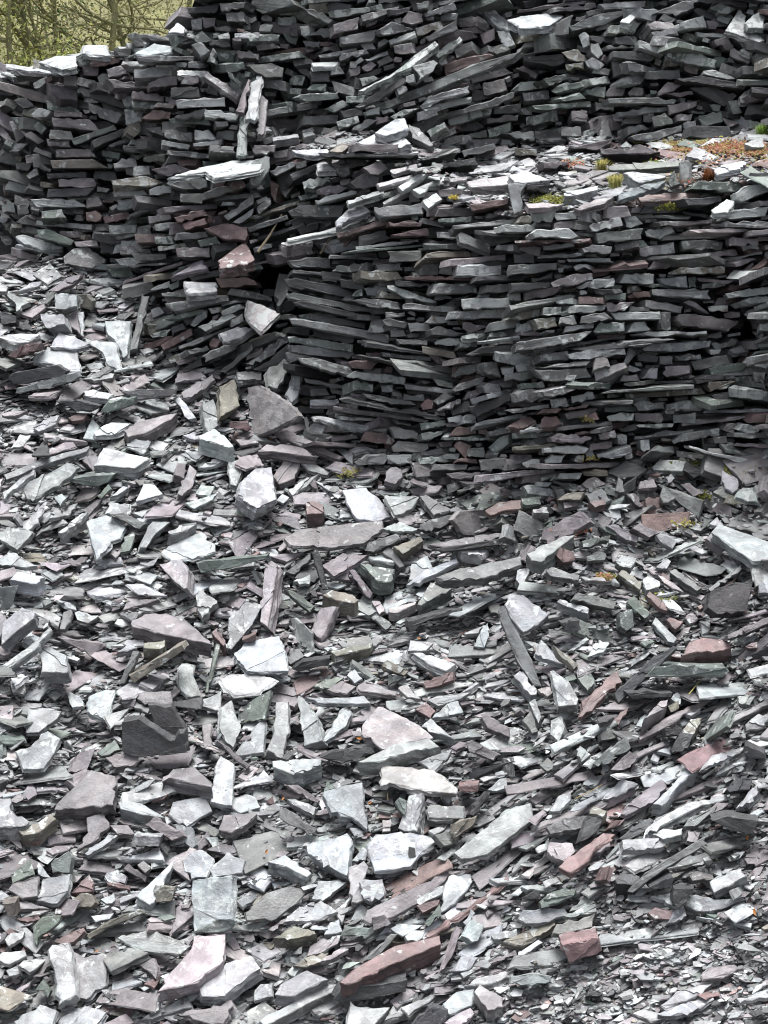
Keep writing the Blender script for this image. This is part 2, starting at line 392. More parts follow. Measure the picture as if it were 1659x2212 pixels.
DATA = '''
#00
T6w 250 400 370 360 490 365 495 430 400 450 300 415;broad white-lit slab lying on the skyline edge below the trees
T6w 545 295 685 290 715 360 640 355 530 345;white-topped thick slab standing proud of the left skyline
F20g 490 380 560 345 590 400 580 440 510 430
F20r 585 400 690 360 780 385 770 405 620 435 580 430;purple-red pointed slate just under the left skyline
F25p 690 450 800 415 830 480 700 505
F25l 870 450 1110 430 1120 490 870 505;pale lichened block near the top of the left wall
F20g 880 355 1260 365 1255 400 900 395
T3w 40 410 380 465 375 480 90 445 40 440;thin pale-edged slate at the left end of the skyline
F20d 80 455 340 480 300 500 90 490
F20d 85 500 200 510 190 550 90 545
F20g 215 540 300 495 310 545 230 575
F20p 415 480 490 490 490 560 410 550
F25l 490 530 510 500 620 525 625 580 500 550
Fr20d 625 530 720 570 780 620 630 580
F25w 500 575 520 560 585 580 580 630 500 600;white square-ended block in the upper left wall
F25d 585 580 740 620 830 690 800 705 580 630
F25p 700 515 950 530 955 575 740 570
F25p 960 540 1030 505 1145 490 1150 550 970 570
S6l 1145 465 1180 455 1350 465 1370 495 1150 490
M8p 1350 465 1550 600 1530 645 1320 495;long purple-grey slate sliding down right at the top of the left wall
F25p 1170 540 1200 500 1285 490 1290 530 1250 550
F25d 1110 570 1280 565 1295 630 1110 630
F25l 1140 650 1455 630 1460 690 1150 700;long pale lichened bar in the upper left wall
F25g 1130 760 1330 700 1340 730 1300 770
F25l 1330 710 1550 740 1530 780 1330 760
F25p 860 590 1070 620 1060 660 855 640
F25n 850 660 880 650 1020 665 1000 705 860 700
F25r 910 770 1000 710 1110 730 1100 770 1020 775;red-brown block in the middle of the left wall
Fl25g 570 660 640 690 790 740 750 800 640 760 575 710
F25p 350 715 530 730 530 760 350 755
F25p 335 760 580 775 660 850 345 820;long purple lichen-speckled block at the left bastion corner
F25n 460 900 740 810 755 840 480 940;upper of two planks leaning up right in the left wall
F25d 600 910 800 830 820 870 610 960;lower of two planks leaning up right in the left wall
F25g 325 840 460 850 480 905 320 900
F25p 300 900 450 905 460 955 310 945
F25p 360 970 600 965 620 1015 360 1020
F25b 325 1040 600 1030 700 1090 340 1090
F25d 300 1125 560 1115 560 1150 310 1160
F25p 375 1165 610 1160 620 1210 380 1210
F25d 310 1225 620 1215 560 1270 300 1280
F25l 190 1290 480 1290 560 1340 240 1345;long pale green-white bar low on the left bastion corner
F25n 270 1370 400 1355 430 1410 270 1415
F25p 560 1290 640 1275 660 1330 560 1350
F25r 555 1375 620 1365 660 1400 640 1430 560 1430
F25r 670 1410 830 1370 840 1410 680 1450
F25g 840 1390 940 1340 970 1370 850 1400
F25l 760 1300 900 1295 900 1350 765 1360
F25l 730 1240 910 1205 960 1265 740 1275
F25l 970 1230 1040 1205 1110 1215 1110 1250 975 1265
F25g 1075 1185 1330 1160 1340 1215 1200 1230 1100 1205
F25b 720 1170 940 1140 1070 1185 960 1210 730 1200
F25p 980 1100 1120 1065 1240 1100 1080 1140
F25l 735 1060 790 1025 880 1030 890 1080 740 1090
F25l 865 1080 970 1075 975 1130 870 1145
F25b 830 810 900 780 915 850 870 890 820 860
F25g 940 830 1040 820 1060 880 970 850
F25g 1060 840 1240 860 1240 920 1070 890
F25l 1260 840 1350 840 1400 900 1260 905
F25l 1050 905 1235 940 1220 970 1050 940
F25l 1250 930 1440 905 1430 940 1255 950
F25g 1360 940 1520 950 1530 990 1360 985
F25n 660 970 780 990 770 1030 660 1010
F25d 800 940 960 960 950 1000 810 980
F25d 700 940 830 890 860 915 720 955
M5n 1560 760 1600 750 1600 1000 1540 1010;dark green upright slab propped below the standing pale slabs
S5p 1525 720 1610 510 1625 520 1580 730;narrow purple slab leaning at the right end of the left wall
S4l 1590 775 1625 540 1700 490 1690 560 1660 780;tall pale slab standing at the right end of the left wall
T5w 1090 1150 1290 1090 1500 1040 1659 1040 1700 1060 1680 1100 1390 1155 1330 1110;big flat pale slab jutting as a shelf from the left wall
F25g 1310 1260 1420 1210 1530 1220 1520 1240 1310 1300
F25g 1170 1255 1310 1255 1310 1320 1170 1310
F25l 1450 1400 1659 1260 1659 1320 1480 1430
F25l 1510 1440 1659 1350 1659 1400 1550 1450
F25r 1130 1410 1320 1360 1350 1400 1150 1440;upper dark red block low in the left wall
F25r 1180 1450 1330 1410 1345 1450 1200 1490
F25r 1320 1480 1450 1450 1600 1470 1590 1560 1450 1550 1380 1510;big rust-red block with chipped face low in the left wall
F25r 870 1515 1070 1520 1070 1570 880 1575
F25l 705 1460 890 1455 880 1510 715 1520
F25g 900 1470 980 1470 985 1520 900 1520
F25l 1000 1450 1130 1440 1120 1480 1010 1495
F25p 960 1400 1110 1370 1110 1420 970 1450
F25p 775 1600 900 1580 910 1650 780 1650
M5l 100 1530 150 1520 410 1600 400 1615 260 1620 120 1560;pale speckled slab sticking out at the foot of the left wall
M9g 410 1660 480 1610 570 1600 660 1659 680 1700 600 1740 420 1710;dark hexagonal slab jutting from the foot of the left wall
F25n 240 1490 300 1480 480 1560 460 1590 250 1540
M6p 60 790 85 780 160 880 110 920
M6p 0 820 20 830 85 910 80 940 0 880
F25p 1140 1610 1360 1600 1360 1659 1150 1659
T9r 1410 1690 1590 1560 1610 1600 1650 1680 1600 1710 1420 1740;red slab tipped toward the viewer where the left wall ends
F25r 1505 1180 1580 1170 1590 1215 1520 1230
F25g 20 1140 60 1110 150 1150 100 1185
F25n 1000 1535 1120 1530 1130 1580 1010 1580
F25d 640 1590 760 1575 770 1640 650 1640
F25n 1280 1560 1400 1530 1430 1580 1300 1600
F25g 90 650 170 630 220 690 150 700
F25l 200 740 250 700 330 720 300 760 220 760
F25n 70 760 150 760 210 820 150 830
F25l 60 980 120 930 180 930 120 980
F25p 160 1010 260 990 250 1050 170 1060
F25l 170 1140 240 1080 250 1130 190 1160
F25d 100 1060 200 1050 190 1100 110 1105
F25r 20 1190 140 1200 130 1225 30 1230
F25l 10 1340 90 1320 100 1380 20 1380
F25g 110 1330 190 1325 190 1380 120 1390
F25g 1240 290 1300 270 1360 330 1300 370
F25l 1340 400 1380 310 1395 340 1390 410
F25p 1540 320 1659 350 1659 390 1540 370
F25p 1310 110 1400 115 1390 170 1320 180
F25l 1240 130 1310 120 1310 190 1250 190
F25g 1460 85 1580 80 1590 140 1470 140
F25d 1210 50 1420 30 1400 80 1220 90
F25g 1420 20 1600 10 1580 50 1430 70
F25g 1255 240 1310 200 1370 260 1290 290
F25l 1410 230 1480 210 1490 250 1420 255
F25l 1520 215 1659 210 1659 250 1520 245
F25n 1460 450 1560 530 1550 560 1480 490
T3w 1090 210 1150 145 1200 180 1190 215;white-lit flake where the left skyline meets the back wall
T4w 870 345 1000 280 1110 300 1120 340 950 355
#10
F25p 500 160 670 110 660 190 505 220;broad purple block high in the back wall
F25g 540 240 780 190 770 240 740 270 540 290
F25p 950 140 990 70 1080 90 1085 140 1010 160
F25l 1090 90 1280 15 1300 60 1100 110;pale lichened bar near the top edge of the back wall
F25l 1190 110 1230 80 1310 90 1300 130 1200 140
F25g 1095 240 1300 130 1310 190 1120 270
F25p 1310 120 1440 105 1430 170 1320 175
F25k 1430 140 1500 170 1490 200 1440 200
F25p 1450 220 1545 180 1550 250 1480 290
F25l 860 260 1030 200 1040 240 870 290
F25g 800 190 880 140 1020 190 900 220 820 230
F25g 680 100 930 40 900 80 690 140
F25d 450 30 480 10 620 30 610 60 470 75
F25g 310 60 380 60 500 130 470 155 340 90
F25l 145 110 260 105 265 165 150 160
F25b 110 60 300 75 290 100 110 90;olive-yellow bar high in the back wall
F25g 25 165 110 160 90 205 20 200
F25n 0 220 160 225 150 265 0 270
F25p 225 180 270 185 270 235 225 230
F25l 280 170 340 165 350 220 310 240
F25g 340 230 420 180 490 190 490 240
F25g 300 265 420 270 410 310 320 300
F25p 150 280 215 285 205 320 160 310
F25g 540 370 560 345 710 320 730 345 600 375 540 395
F25l 705 380 850 330 860 355 720 395
F25d 780 400 860 360 890 390 790 440
F25p 685 440 740 395 780 420 740 460 700 455
F25g 610 400 680 370 700 390 650 440 610 440
F25d 360 430 375 425 480 450 480 530 360 530;square dark block with a bright top in the back wall
T5w 360 405 540 400 510 430 370 430
F25n 215 520 240 485 320 490 300 555 220 550
F25n 160 560 300 575 290 615 210 610
F25n 330 580 370 545 455 545 450 595
F25n 270 630 340 605 540 590 540 640 330 660
F25n 580 625 710 620 690 665 585 665
M6n 660 590 900 460 1160 265 1185 290 1000 440 700 590;long moss-green plank slanting up right across the back wall
M6n 1150 340 1320 235 1340 260 1190 375;short green plank slanting beside the long moss-green plank
M6d 640 690 780 600 960 500 975 530 800 650 670 700
F12g 780 700 930 620 1400 420 1659 330 1680 365 1500 450 940 670 800 720;very long grey-brown plank slanting across the back wall
F25r 1215 430 1330 380 1490 350 1540 360 1400 420 1230 490;dark red slab wedged above the very long plank
F25r 1125 600 1330 535 1380 540 1250 600 1130 630;dark red bar tucked under the very long plank
F25l 1010 430 1150 390 1180 410 1150 460 1060 515 1045 470;pale broken-edged block above the very long plank
F25l 970 495 1020 480 1025 530 970 530
F25l 1180 380 1230 370 1245 410 1200 425
F25l 1060 690 1130 620 1380 555 1385 600 1200 650 1080 710
S3w 1080 705 1250 650 1400 630 1390 645 1100 720;white quartz-streaked thin slate in the back wall
F25k 1470 540 1610 510 1625 585 1475 615;pinkish-grey squarish block in the middle of the back wall
F25g 1205 740 1530 650 1659 595 1659 630 1540 690 1220 770
F25n 1245 760 1480 690 1530 695 1520 740 1260 815
F25g 1540 700 1659 670 1659 730 1545 740
F25p 1495 770 1659 740 1659 780 1500 800
F25n 1105 850 1220 790 1230 825 1130 890
F25g 1200 870 1290 820 1300 860 1200 905
F25d 1330 810 1430 785 1480 820 1420 850 1330 855
F25n 1500 840 1659 790 1659 850 1510 895
F25g 1340 880 1490 840 1500 890 1350 900
F25n 520 790 660 750 670 790 540 840
F25g 620 840 730 770 790 780 680 850
M6g 150 750 210 755 270 830 180 850
T6w 770 860 905 765 965 765 990 830 930 850 840 880;upper of the two white slabs heaped on the ledge
T6w 660 920 760 870 920 850 1005 930 930 955 860 930 680 935;lower of the two white slabs heaped on the ledge
F25p 635 935 925 932 925 990 635 985;purple lichen-spotted block carrying the white slabs on the ledge
S5g 990 800 1060 830 1150 940 1130 950 1010 890
T4w 230 970 460 965 500 990 370 1010 260 990
F25p 0 940 130 940 120 985 0 1000
S6l 105 890 270 865 280 890 110 915
S6l 300 850 370 825 385 870 310 890
F20d 400 990 1050 1000 1000 1025 420 1010
S6b 470 980 560 920 600 950 560 985
F25g 1050 1030 1240 970 1320 960 1310 990 1120 1035
F25g 1330 980 1540 930 1560 960 1350 1020
F25d 1180 1070 1420 1020 1440 1070 1200 1085
F25l 0 1060 60 1010 90 1020 80 1110 20 1190 0 1200
F25d 220 1130 395 1060 390 1100 240 1175
T5l 390 1060 440 1035 520 1105 400 1110
F25l 90 1110 240 1050 260 1075 130 1140
F25n 300 1180 350 1155 480 1150 480 1180 310 1230
F25p 410 1230 480 1200 600 1215 540 1250 420 1260
F25l 380 1300 480 1265 650 1235 655 1255 400 1325
F25g 210 1370 290 1330 570 1335 550 1410 230 1400;broad grey lichened block just above the recess
F25r 90 1170 150 1200 120 1310 95 1260
F25k 150 1240 220 1190 240 1210 190 1280
F25n 270 1270 400 1235 400 1275 290 1300
F25g 0 1340 90 1280 100 1320 0 1390
S5k 870 1100 1040 1060 1050 1085 890 1130
S5k 780 1190 1010 1130 1020 1150 800 1215
S5l 590 1300 830 1230 830 1255 600 1325
S5l 820 1310 950 1240 1000 1245 830 1325
S5l 920 1210 1060 1120 1100 1130 950 1240
S5l 1010 1230 1220 1140 1240 1170 1060 1260
F25l 765 1340 1090 1315 1080 1385 800 1410 765 1365;long pale block on the lip of the lower wall
S6l 520 1430 610 1345 690 1320 740 1370 600 1420 520 1470;pale shovel-shaped slab on the slope above the lower wall
T4w 200 1545 450 1490 640 1430 690 1430 500 1500 210 1560;long white pointed slate bridging the recess
T9k 160 1585 310 1530 350 1525 370 1570 200 1600
F25r 520 1510 840 1420 860 1450 720 1490 530 1545;long rust-red bar at the top left of the lower wall
F25r 455 1590 620 1550 580 1600 460 1620;pinkish-red slate under the long rust-red bar
F25r 880 1520 1110 1480 1120 1530 900 1530
F25r 860 1435 1080 1440 1070 1470 870 1465
F25r 1120 1420 1180 1370 1210 1385 1140 1430
T6k 1350 1180 1659 1125 1659 1190 1400 1215;long pink slab lying on the ledge
F25r 1375 1330 1640 1280 1630 1320 1400 1370;layered red block below the long pink slab
S4k 1250 1155 1370 1150 1360 1170 1260 1180
S5l 1080 1300 1170 1250 1210 1290 1120 1350
F25n 1180 1420 1400 1400 1390 1440 1180 1440
M8g 1310 1520 1360 1515 1520 1580 1520 1640 1320 1570;grey slate tilted down right near the top of the lower wall
F25g 850 1630 1070 1625 1075 1690 860 1695
F25d 610 1180 720 1110 800 1150 790 1200 650 1220
F25g 470 1100 600 1080 610 1130 560 1150
F25d 860 60 930 60 1010 40 990 80 870 100
F25l 1040 20 1120 10 1110 50 1050 60
F25g 0 420 100 410 180 440 170 500 60 500
S5l 0 490 40 490 20 680 0 780
S6p 25 610 80 650 50 870 0 880
F25n 670 510 760 490 800 510 690 560
F25n 440 710 560 650 600 680 500 730
F25n 690 730 800 690 800 740 710 750
F25n 860 760 960 710 1060 700 960 750
F25p 1360 10 1475 0 1460 90 1360 60
M8l 1475 25 1520 40 1659 150 1659 200 1560 170 1480 90;grey-green plank leaning down right at the top of the back wall
M8w 1560 200 1640 210 1680 290 1620 310 1590 260;white broken-ended slab at the foot of the leaning plank
F25g 1510 310 1600 285 1650 320 1560 355
#20
T6w 0 130 60 105 240 85 335 105 240 165 60 185;broad white flat slab near the top right of the back wall
F25g 370 170 560 90 740 65 750 90 620 150 390 200;long grey slab rising right below the top edge of the photo
F25g 240 170 400 95 380 150 370 220 240 235
F25l 560 25 700 15 870 0 860 45 600 65
F25l 910 90 1100 10 1170 0 1180 50 1060 105 960 85
T5l 700 140 800 70 820 90 760 150
F25n 620 185 640 165 835 150 790 220 620 215
F25k 880 160 930 135 1040 150 1070 190 900 190;rounded pinkish block near the top right
F25g 900 210 1060 180 1080 230 920 240
F25l 1120 140 1240 100 1260 180 1120 185
F25n 1280 50 1360 15 1450 60 1400 90 1340 85
S5l 1380 200 1470 60 1520 100 1510 140 1640 260 1600 275 1430 210;large pale pointed slab at the top right corner
S5l 1510 150 1560 100 1659 60 1659 180 1530 180
F25g 1440 250 1500 230 1560 260 1500 310
T6w 1480 320 1540 300 1600 310 1540 345
F25p 1310 260 1400 240 1440 300 1420 330 1330 300
F25p 1415 320 1440 310 1560 380 1530 415 1410 360
F25g 1550 370 1590 340 1659 360 1659 420 1570 410
F25l 430 230 460 210 500 230 500 290 460 310
F25d 505 230 660 240 650 285 510 260
F25g 670 240 790 230 810 250 800 295 670 280
F25l 820 260 990 310 980 360 820 310
F25g 610 300 780 295 800 310 620 320
F25g 655 330 915 345 920 385 880 400 655 370;big plain grey block in the right of the back wall
F25g 650 390 705 395 710 500 660 500
F25g 745 405 770 400 930 440 930 475 760 465
F25l 475 400 520 370 600 420 560 460 490 430
F25l 515 280 560 280 590 350 560 380 515 340
F25n 1005 310 1130 310 1330 390 1320 440 1130 410 1010 370;green-stained striped block in the right of the back wall
F25b 320 340 400 320 470 360 470 400 370 390
F25d 70 370 320 350 345 400 270 430 80 400
F25b 345 420 460 405 460 445 350 450
F25p 25 440 70 425 170 480 150 510
F25n 5 580 60 530 220 530 230 570 20 595;yellow-lichened green block in the back wall
F25n 205 510 360 475 375 510 240 555
F25n 250 590 290 560 490 510 480 560 280 605
F25g 65 600 240 585 245 640 80 655
F25n 315 640 440 600 480 640 330 655
F25n 500 510 620 490 640 540 500 555
F25n 480 580 610 560 600 635 490 610
F25l 740 520 790 475 890 500 830 545 750 545
F25p 610 600 650 555 740 560 720 620 610 625
F25p 750 600 790 565 850 570 840 620 760 620
F25p 945 600 1010 530 1110 540 1050 590 950 620
F25p 1000 605 1170 590 1175 615 1090 630
F25g 620 640 950 630 1065 650 1050 675 630 670;long level grey bar in the right of the back wall
F25n 130 685 510 655 515 695 150 710
F25g 540 660 660 680 660 720 545 720
F25p 1010 680 1230 645 1170 700 1020 745
F25n 90 760 290 710 300 780 90 815
F25p 385 720 490 720 485 790 390 785
F25p 650 740 720 760 720 790 660 790
F25g 850 740 920 730 915 790 850 790
F25n 905 760 990 730 1045 800 920 825
F25p 1065 745 1170 735 1160 780 1070 785
F25l 1110 800 1190 780 1195 820 1120 840
F25n 1210 750 1355 720 1370 790 1230 825;large grey-green block at the foot of the back wall
F25p 1365 760 1470 800 1400 825
F25g 730 770 840 740 840 800 720 805
M8g 570 850 600 745 630 790 650 890 575 880;upright pointed slate at the foot of the back wall
F25g 750 820 850 810 890 835 750 880
F25g 770 885 1100 810 1100 850 900 920 800 910
F25d 1060 510 1240 495 1530 550 1500 580 1250 545
F25d 1150 570 1300 560 1460 620 1400 680 1370 690
F25l 1240 460 1300 450 1450 510 1400 515 1240 480
F25g 1490 430 1600 430 1610 480 1500 480
M6l 1470 630 1550 570 1535 660 1480 665
F25g 1400 660 1460 650 1490 730 1430 740
F25p 1550 610 1659 590 1659 640 1570 650
T4g 150 850 240 840 360 890 350 905 160 900
F25l 0 860 140 850 150 910 30 900
F20p 360 960 650 895 640 930 560 970;flat purple slab along the back edge of the ledge
F20b 20 960 160 970 160 1010 20 1000
F20p 570 960 720 965 830 935 960 985 870 1000 580 1000;dark purple slab beside the red moss on the ledge
T4w 700 950 740 915 780 940 770 955
F20p 200 1050 380 1045 340 1080 210 1090
T5g 620 1080 700 1060 1100 1050 1110 1080 860 1100 630 1100
T6w 720 1120 780 1110 970 1130 1000 1145 830 1185;white diamond-shaped slab on the ledge
F6l 1090 1050 1140 1035 1165 1060 1165 1180 1095 1195;pale slab standing on end on the ledge
M6g 1010 1170 1050 1105 1090 1190 1030 1215
T5w 1290 1090 1500 1050 1520 1060 1480 1100 1330 1130;long white slab at the right of the ledge
F15l 1445 1250 1500 1210 1659 1170 1659 1240 1490 1310 1450 1290;thick pale block at the right end of the ledge
T7w 1505 940 1560 910 1659 890 1659 960 1560 960
M6l 690 1260 850 1200 1000 1170 960 1210 800 1270 690 1300;speckled pale plank rising right on the ledge
S5k 400 1350 560 1285 660 1275 600 1320 440 1365
T6w 335 1250 560 1210 540 1240 420 1270 340 1270
S6r 800 1260 1060 1245 1210 1255 1130 1295 840 1310;long red slab lying on the lip of the lower wall
F15r 750 1285 810 1280 800 1345 755 1335
F25d 840 1380 860 1325 1120 1315 1160 1340 1060 1380 850 1385
F25l 1380 1410 1440 1360 1659 1340 1659 1400 1400 1420;large spotted pale slab at the upper right end of the lower wall
T5w 1290 1360 1390 1290 1450 1300 1400 1370 1310 1380
T7w 0 1140 90 1105 245 1165 110 1180 20 1180;large white slab perched on the lip of the lower wall
F20d 80 1200 250 1180 230 1250 90 1230
M6l 0 1190 100 1185 60 1240 60 1370 10 1390;pale slab hanging down over the lip of the lower wall
S5k 90 1320 190 1310 330 1325 240 1345 110 1350
F25g 130 1370 290 1355 260 1440 140 1430
F25l 490 1380 540 1370 545 1430 500 1420
F25g 420 1410 500 1375 500 1440 430 1425
F25l 500 1465 700 1405 720 1460 520 1500
F25l 720 1405 800 1400 850 1450 740 1470
F25g 545 1510 850 1480 840 1550 560 1580
F25w 860 1500 1030 1460 1050 1500 960 1550 870 1530;white lichened block near the top right of the lower wall
F25w 130 1510 160 1485 370 1480 430 1530 400 1545 150 1540;white spotted boat-shaped block near the top of the lower wall
F25l 0 1460 155 1455 155 1500 0 1505
F15r 0 1560 510 1545 500 1565 0 1575;thin red slate line near the top of the lower wall
F15k 1140 1490 1500 1480 1560 1495 1470 1505 1160 1510;thin pinkish slate near the upper right of the lower wall
F25p 1405 1545 1595 1540 1595 1590 1410 1595
F25g 1290 1450 1500 1430 1659 1440 1659 1480 1350 1470
F25g 455 1610 520 1585 650 1600 640 1640 470 1640
F25g 660 1590 820 1560 820 1600 670 1630
F25l 820 1610 1050 1570 1060 1640 830 1659
F25g 1100 1560 1270 1555 1370 1570 1360 1620 1110 1620
#01
M9l 355 250 420 245 500 250 500 325 430 345 360 345;white cuboid block with a brown end below the left wall
F15b 500 250 560 250 600 290 590 355 500 325
S5l 0 150 50 200 40 230 0 225
S5l 30 240 60 235 150 270 190 300 105 360 95 300
S4p 130 375 290 295 340 300 210 400
S4p 310 225 420 150 540 115 500 160 380 230
S4l 110 230 190 175 270 165 250 195
M9d 0 365 60 375 105 395 100 435 0 440
Sl10l 260 375 410 380 420 440 310 470 265 410;pale chunky block tipped forward below the left wall
S4p 430 410 480 360 500 380 530 520 510 500
S5w 490 365 540 360 545 520 530 520
M5d 100 460 120 420 180 415 210 490
T6w 0 520 130 505 260 510 180 560 110 560
F12r 50 645 170 570 265 565 240 610 100 660;red-brown block among white slabs on the left scree
T5w 320 590 380 495 500 530 580 570 510 590 480 600
S4w 215 650 310 600 500 590 520 750 410 745 340 700 215 690;large white slab lying over two planks on the left scree
S4w 530 530 620 545 750 560 770 640 790 750 700 710 660 620 580 570;white boomerang-shaped slab on the left scree
S5w 680 420 850 420 825 640 800 660 760 570 690 490;white kite-shaped slab beside the grey post-like slate
M7g 845 610 920 250 970 260 960 300 890 600;grey post-like slate standing on the left scree
F12d 45 800 80 760 370 705 435 745 400 780 80 835;dark plank under the large white slab
F8l 100 890 115 855 500 750 520 780 490 800 130 895;pale spotted plank under the dark plank
S4g 530 800 700 710 740 740 600 800
S4l 590 800 680 755 740 760 730 790 610 810
T5w 540 880 600 870 740 895 700 925 560 910
F10g 785 880 860 865 1140 865 1140 905 880 930;long brown-grey bar lying level on the left scree
F10n 650 1010 700 945 870 920 870 960 700 1015
T5w 690 930 800 905 870 905 870 925 700 945
F10d 360 940 520 940 640 970 600 1000 490 1005
T8k 800 1130 900 1070 1150 1015 1110 1060 950 1140 830 1170;long pinkish-white slab pointing up right on the left scree
T4w 605 1140 720 1085 850 1090 760 1150 620 1165
S4w 535 1180 600 1050 640 1100 620 1195
S4l 215 1110 330 1040 385 1035 360 1090 250 1140
S3w 65 1250 130 1155 200 1160 150 1230
S3w 820 1240 860 1185 980 1205 930 1285
T8l 605 1360 670 1240 970 1310 870 1375 720 1360;large pale slab with a layered front edge on the left scree
S4r 440 1050 490 1025 565 1025 540 1060 470 1070
S3p 10 1030 100 1000 180 1000 120 1030 30 1040
S5p 1175 890 1380 765 1395 800 1240 920 1190 925
Sl5w 1120 920 1160 910 1270 1050 1220 1060
Sr6l 1310 960 1380 930 1430 1090 1350 1140 1330 1110
Sr7b 1420 845 1520 795 1540 850 1555 970 1430 1040;cream upright slab at the foot of the leaning stack
Ml5p 1600 850 1659 840 1770 890 1870 950 1945 1035 1800 1110 1690 1160 1640 1155;large domed purple-grey slab leaning at the foot of the lower wall
F10r 1485 1110 1490 1075 1610 1065 1625 1115 1600 1135;dark red brick-like block beside the large domed slab
T9w 1290 1170 1390 1125 1470 1180 1515 1235 1480 1240 1300 1190
S4p 1525 1190 1640 1180 1680 1210 1560 1230
F25l 980 220 1030 190 1100 165 1100 200 1000 225
T9w 1190 165 1400 170 1400 230 1220 245;white block lying on top of the leaning stack
F25g 1045 240 1220 240 1210 265 1050 260
Sl7p 1100 140 1260 40 1310 25 1340 80 1200 110
F25g 1070 310 1470 255 1480 290 1130 360;long grey bar at the top of the leaning stack
F25n 1070 410 1180 370 1320 345 1340 370 1150 415
F25l 1235 450 1280 380 1345 350 1340 400 1260 460
F25b 1350 340 1430 330 1440 360 1370 375
F25n 1280 460 1500 370 1540 390 1330 490
F25r 1040 580 1140 520 1240 470 1250 510 1130 580 1060 610;red-brown bar slanting in the leaning stack
F25n 970 510 1060 480 1110 470 1080 520 990 530
F25b 1090 670 1210 605 1225 650 1110 700
F25d 1180 730 1300 660 1310 710 1190 760
F25g 1310 650 1510 560 1530 600 1330 690
S5l 1420 500 1540 460 1640 470 1560 530 1450 555
S5k 1590 380 1605 285 1700 320 1815 375 1720 470 1660 495 1620 440;pink-white slab propped in the recess beside the lower wall
S7r 1355 570 1380 530 1440 540 1400 590
F25g 1420 750 1659 570 1659 620 1460 760
F25l 1600 700 1659 640 1860 490 1869 560 1690 690;speckled grey plank slanting against the end of the lower wall
F25d 1640 740 1760 660 1880 560 1880 660 1720 750
T5g 1530 760 1659 745 1659 800 1540 810
S4l 1280 1370 1390 1320 1510 1290 1480 1330 1350 1370
S5l 1480 1330 1560 1320 1570 1400 1530 1490 1490 1480
Tr8w 1540 1550 1570 1460 1660 1375 1760 1370 1790 1580 1660 1640;large pale block above the big fan-shaped slab in mid scree
S4l 140 1490 430 1340 520 1370 440 1440 230 1580 180 1580;large pale paddle-shaped slab at the left edge of the scree
S4l 20 1420 250 1320 580 1230 560 1265 300 1350 40 1450;long pale slab rising right behind the paddle-shaped slab
S4w 0 1530 220 1380 220 1420 60 1540 0 1580
F10n 440 1450 600 1420 740 1415 700 1470 620 1500 480 1470
Sr6p 1130 1390 1150 1340 1205 1345 1195 1440 1130 1420
Sr6p 1155 1545 1230 1350 1275 1390 1250 1490 1190 1540
T5w 880 1590 930 1475 1000 1480 1055 1540 980 1560
S3w 1265 1540 1300 1485 1390 1490 1360 1560
M4n 630 1560 700 1480 720 1510 660 1570
T5w 710 1560 800 1490 830 1500 760 1550
S3w 1200 1600 1340 1560 1410 1535 1380 1580 1260 1640
S3l 680 1659 720 1600 840 1610 840 1659
S3w 350 1560 400 1540 430 1570 390 1620
#11
F25d 180 150 250 140 540 200 620 235 610 270 480 250 210 200;upper long dark plank at the left end of the lower wall
F25g 190 240 240 235 830 360 820 385 500 330 200 275;second long plank at the left end of the lower wall
F25d 240 300 300 290 740 390 700 420 250 320
F25g 220 410 400 425 860 510 860 570 700 530 230 440;long grey bar dipping right in the left of the lower wall
F25g 210 530 400 540 630 575 630 620 450 600 215 560
F25g 215 580 330 580 640 630 600 670 230 620
F25l 270 660 380 660 600 720 640 760 580 775 400 725 290 690
F25r 600 690 640 680 790 690 750 740 620 725;red block in the left of the lower wall
F25r 820 750 850 715 890 720 880 760
F25l 585 780 640 745 870 770 970 790 960 835 750 810 600 790
F25d 640 640 1000 690 1280 730 1270 765 1000 720 700 660
F25d 310 790 600 850 620 880 320 820
F25n 630 810 760 830 760 880 640 870
F25l 810 840 890 835 890 880 815 880
F25g 690 890 1000 940 1040 965 900 960 720 920
F20d 540 930 600 920 900 990 1100 1010 1230 1050 1180 1070 950 1020 560 950;long dark curved plank near the foot of the lower wall
S4l 350 930 530 925 540 950 500 970 355 965
S5l 360 1040 420 1035 700 1095 860 1110 840 1130 600 1110 380 1060;long pale plank at the foot of the lower wall
F20r 680 1200 710 1135 850 1150 905 1195 880 1225 700 1200;purple-red block at the foot of the lower wall
F25g 865 1110 900 1105 1050 1150 1050 1190 900 1180
F25g 880 1240 920 1200 1115 1215 1120 1250 1080 1275 890 1270
F25n 1060 1085 1220 1065 1230 1095 1070 1130
F25n 1070 1150 1240 1130 1140 1190 1080 1190
F25w 1240 1050 1330 1030 1330 1075 1250 1080;left of two small white blocks low in the lower wall
F25w 1345 1040 1430 1030 1430 1085 1345 1085;right of two small white blocks low in the lower wall
F25r 1250 1165 1300 1110 1410 1100 1430 1150 1260 1170
F25r 1440 1125 1495 1120 1500 1165 1440 1150
F15r 1280 1230 1320 1195 1395 1230 1360 1315;red diamond-shaped block at the foot of the lower wall
F25g 1375 1250 1475 1240 1480 1305 1375 1300
F25g 1505 1240 1580 1175 1659 1160 1659 1220 1540 1290
F20g 640 1340 720 1290 840 1290 830 1350 660 1355
F20l 845 1290 1010 1290 1010 1350 850 1345
F20n 1045 1310 1200 1300 1260 1330 1060 1350
F20g 1210 1290 1320 1280 1310 1320 1220 1320
F20g 1445 1330 1620 1310 1600 1380 1460 1390
M8p 1230 1410 1320 1400 1450 1400 1470 1420 1330 1450 1270 1440
F20g 1300 1520 1410 1480 1420 1500 1310 1540
F25l 950 320 960 310 1290 330 1290 365 950 345;long pale bar in the middle of the lower wall
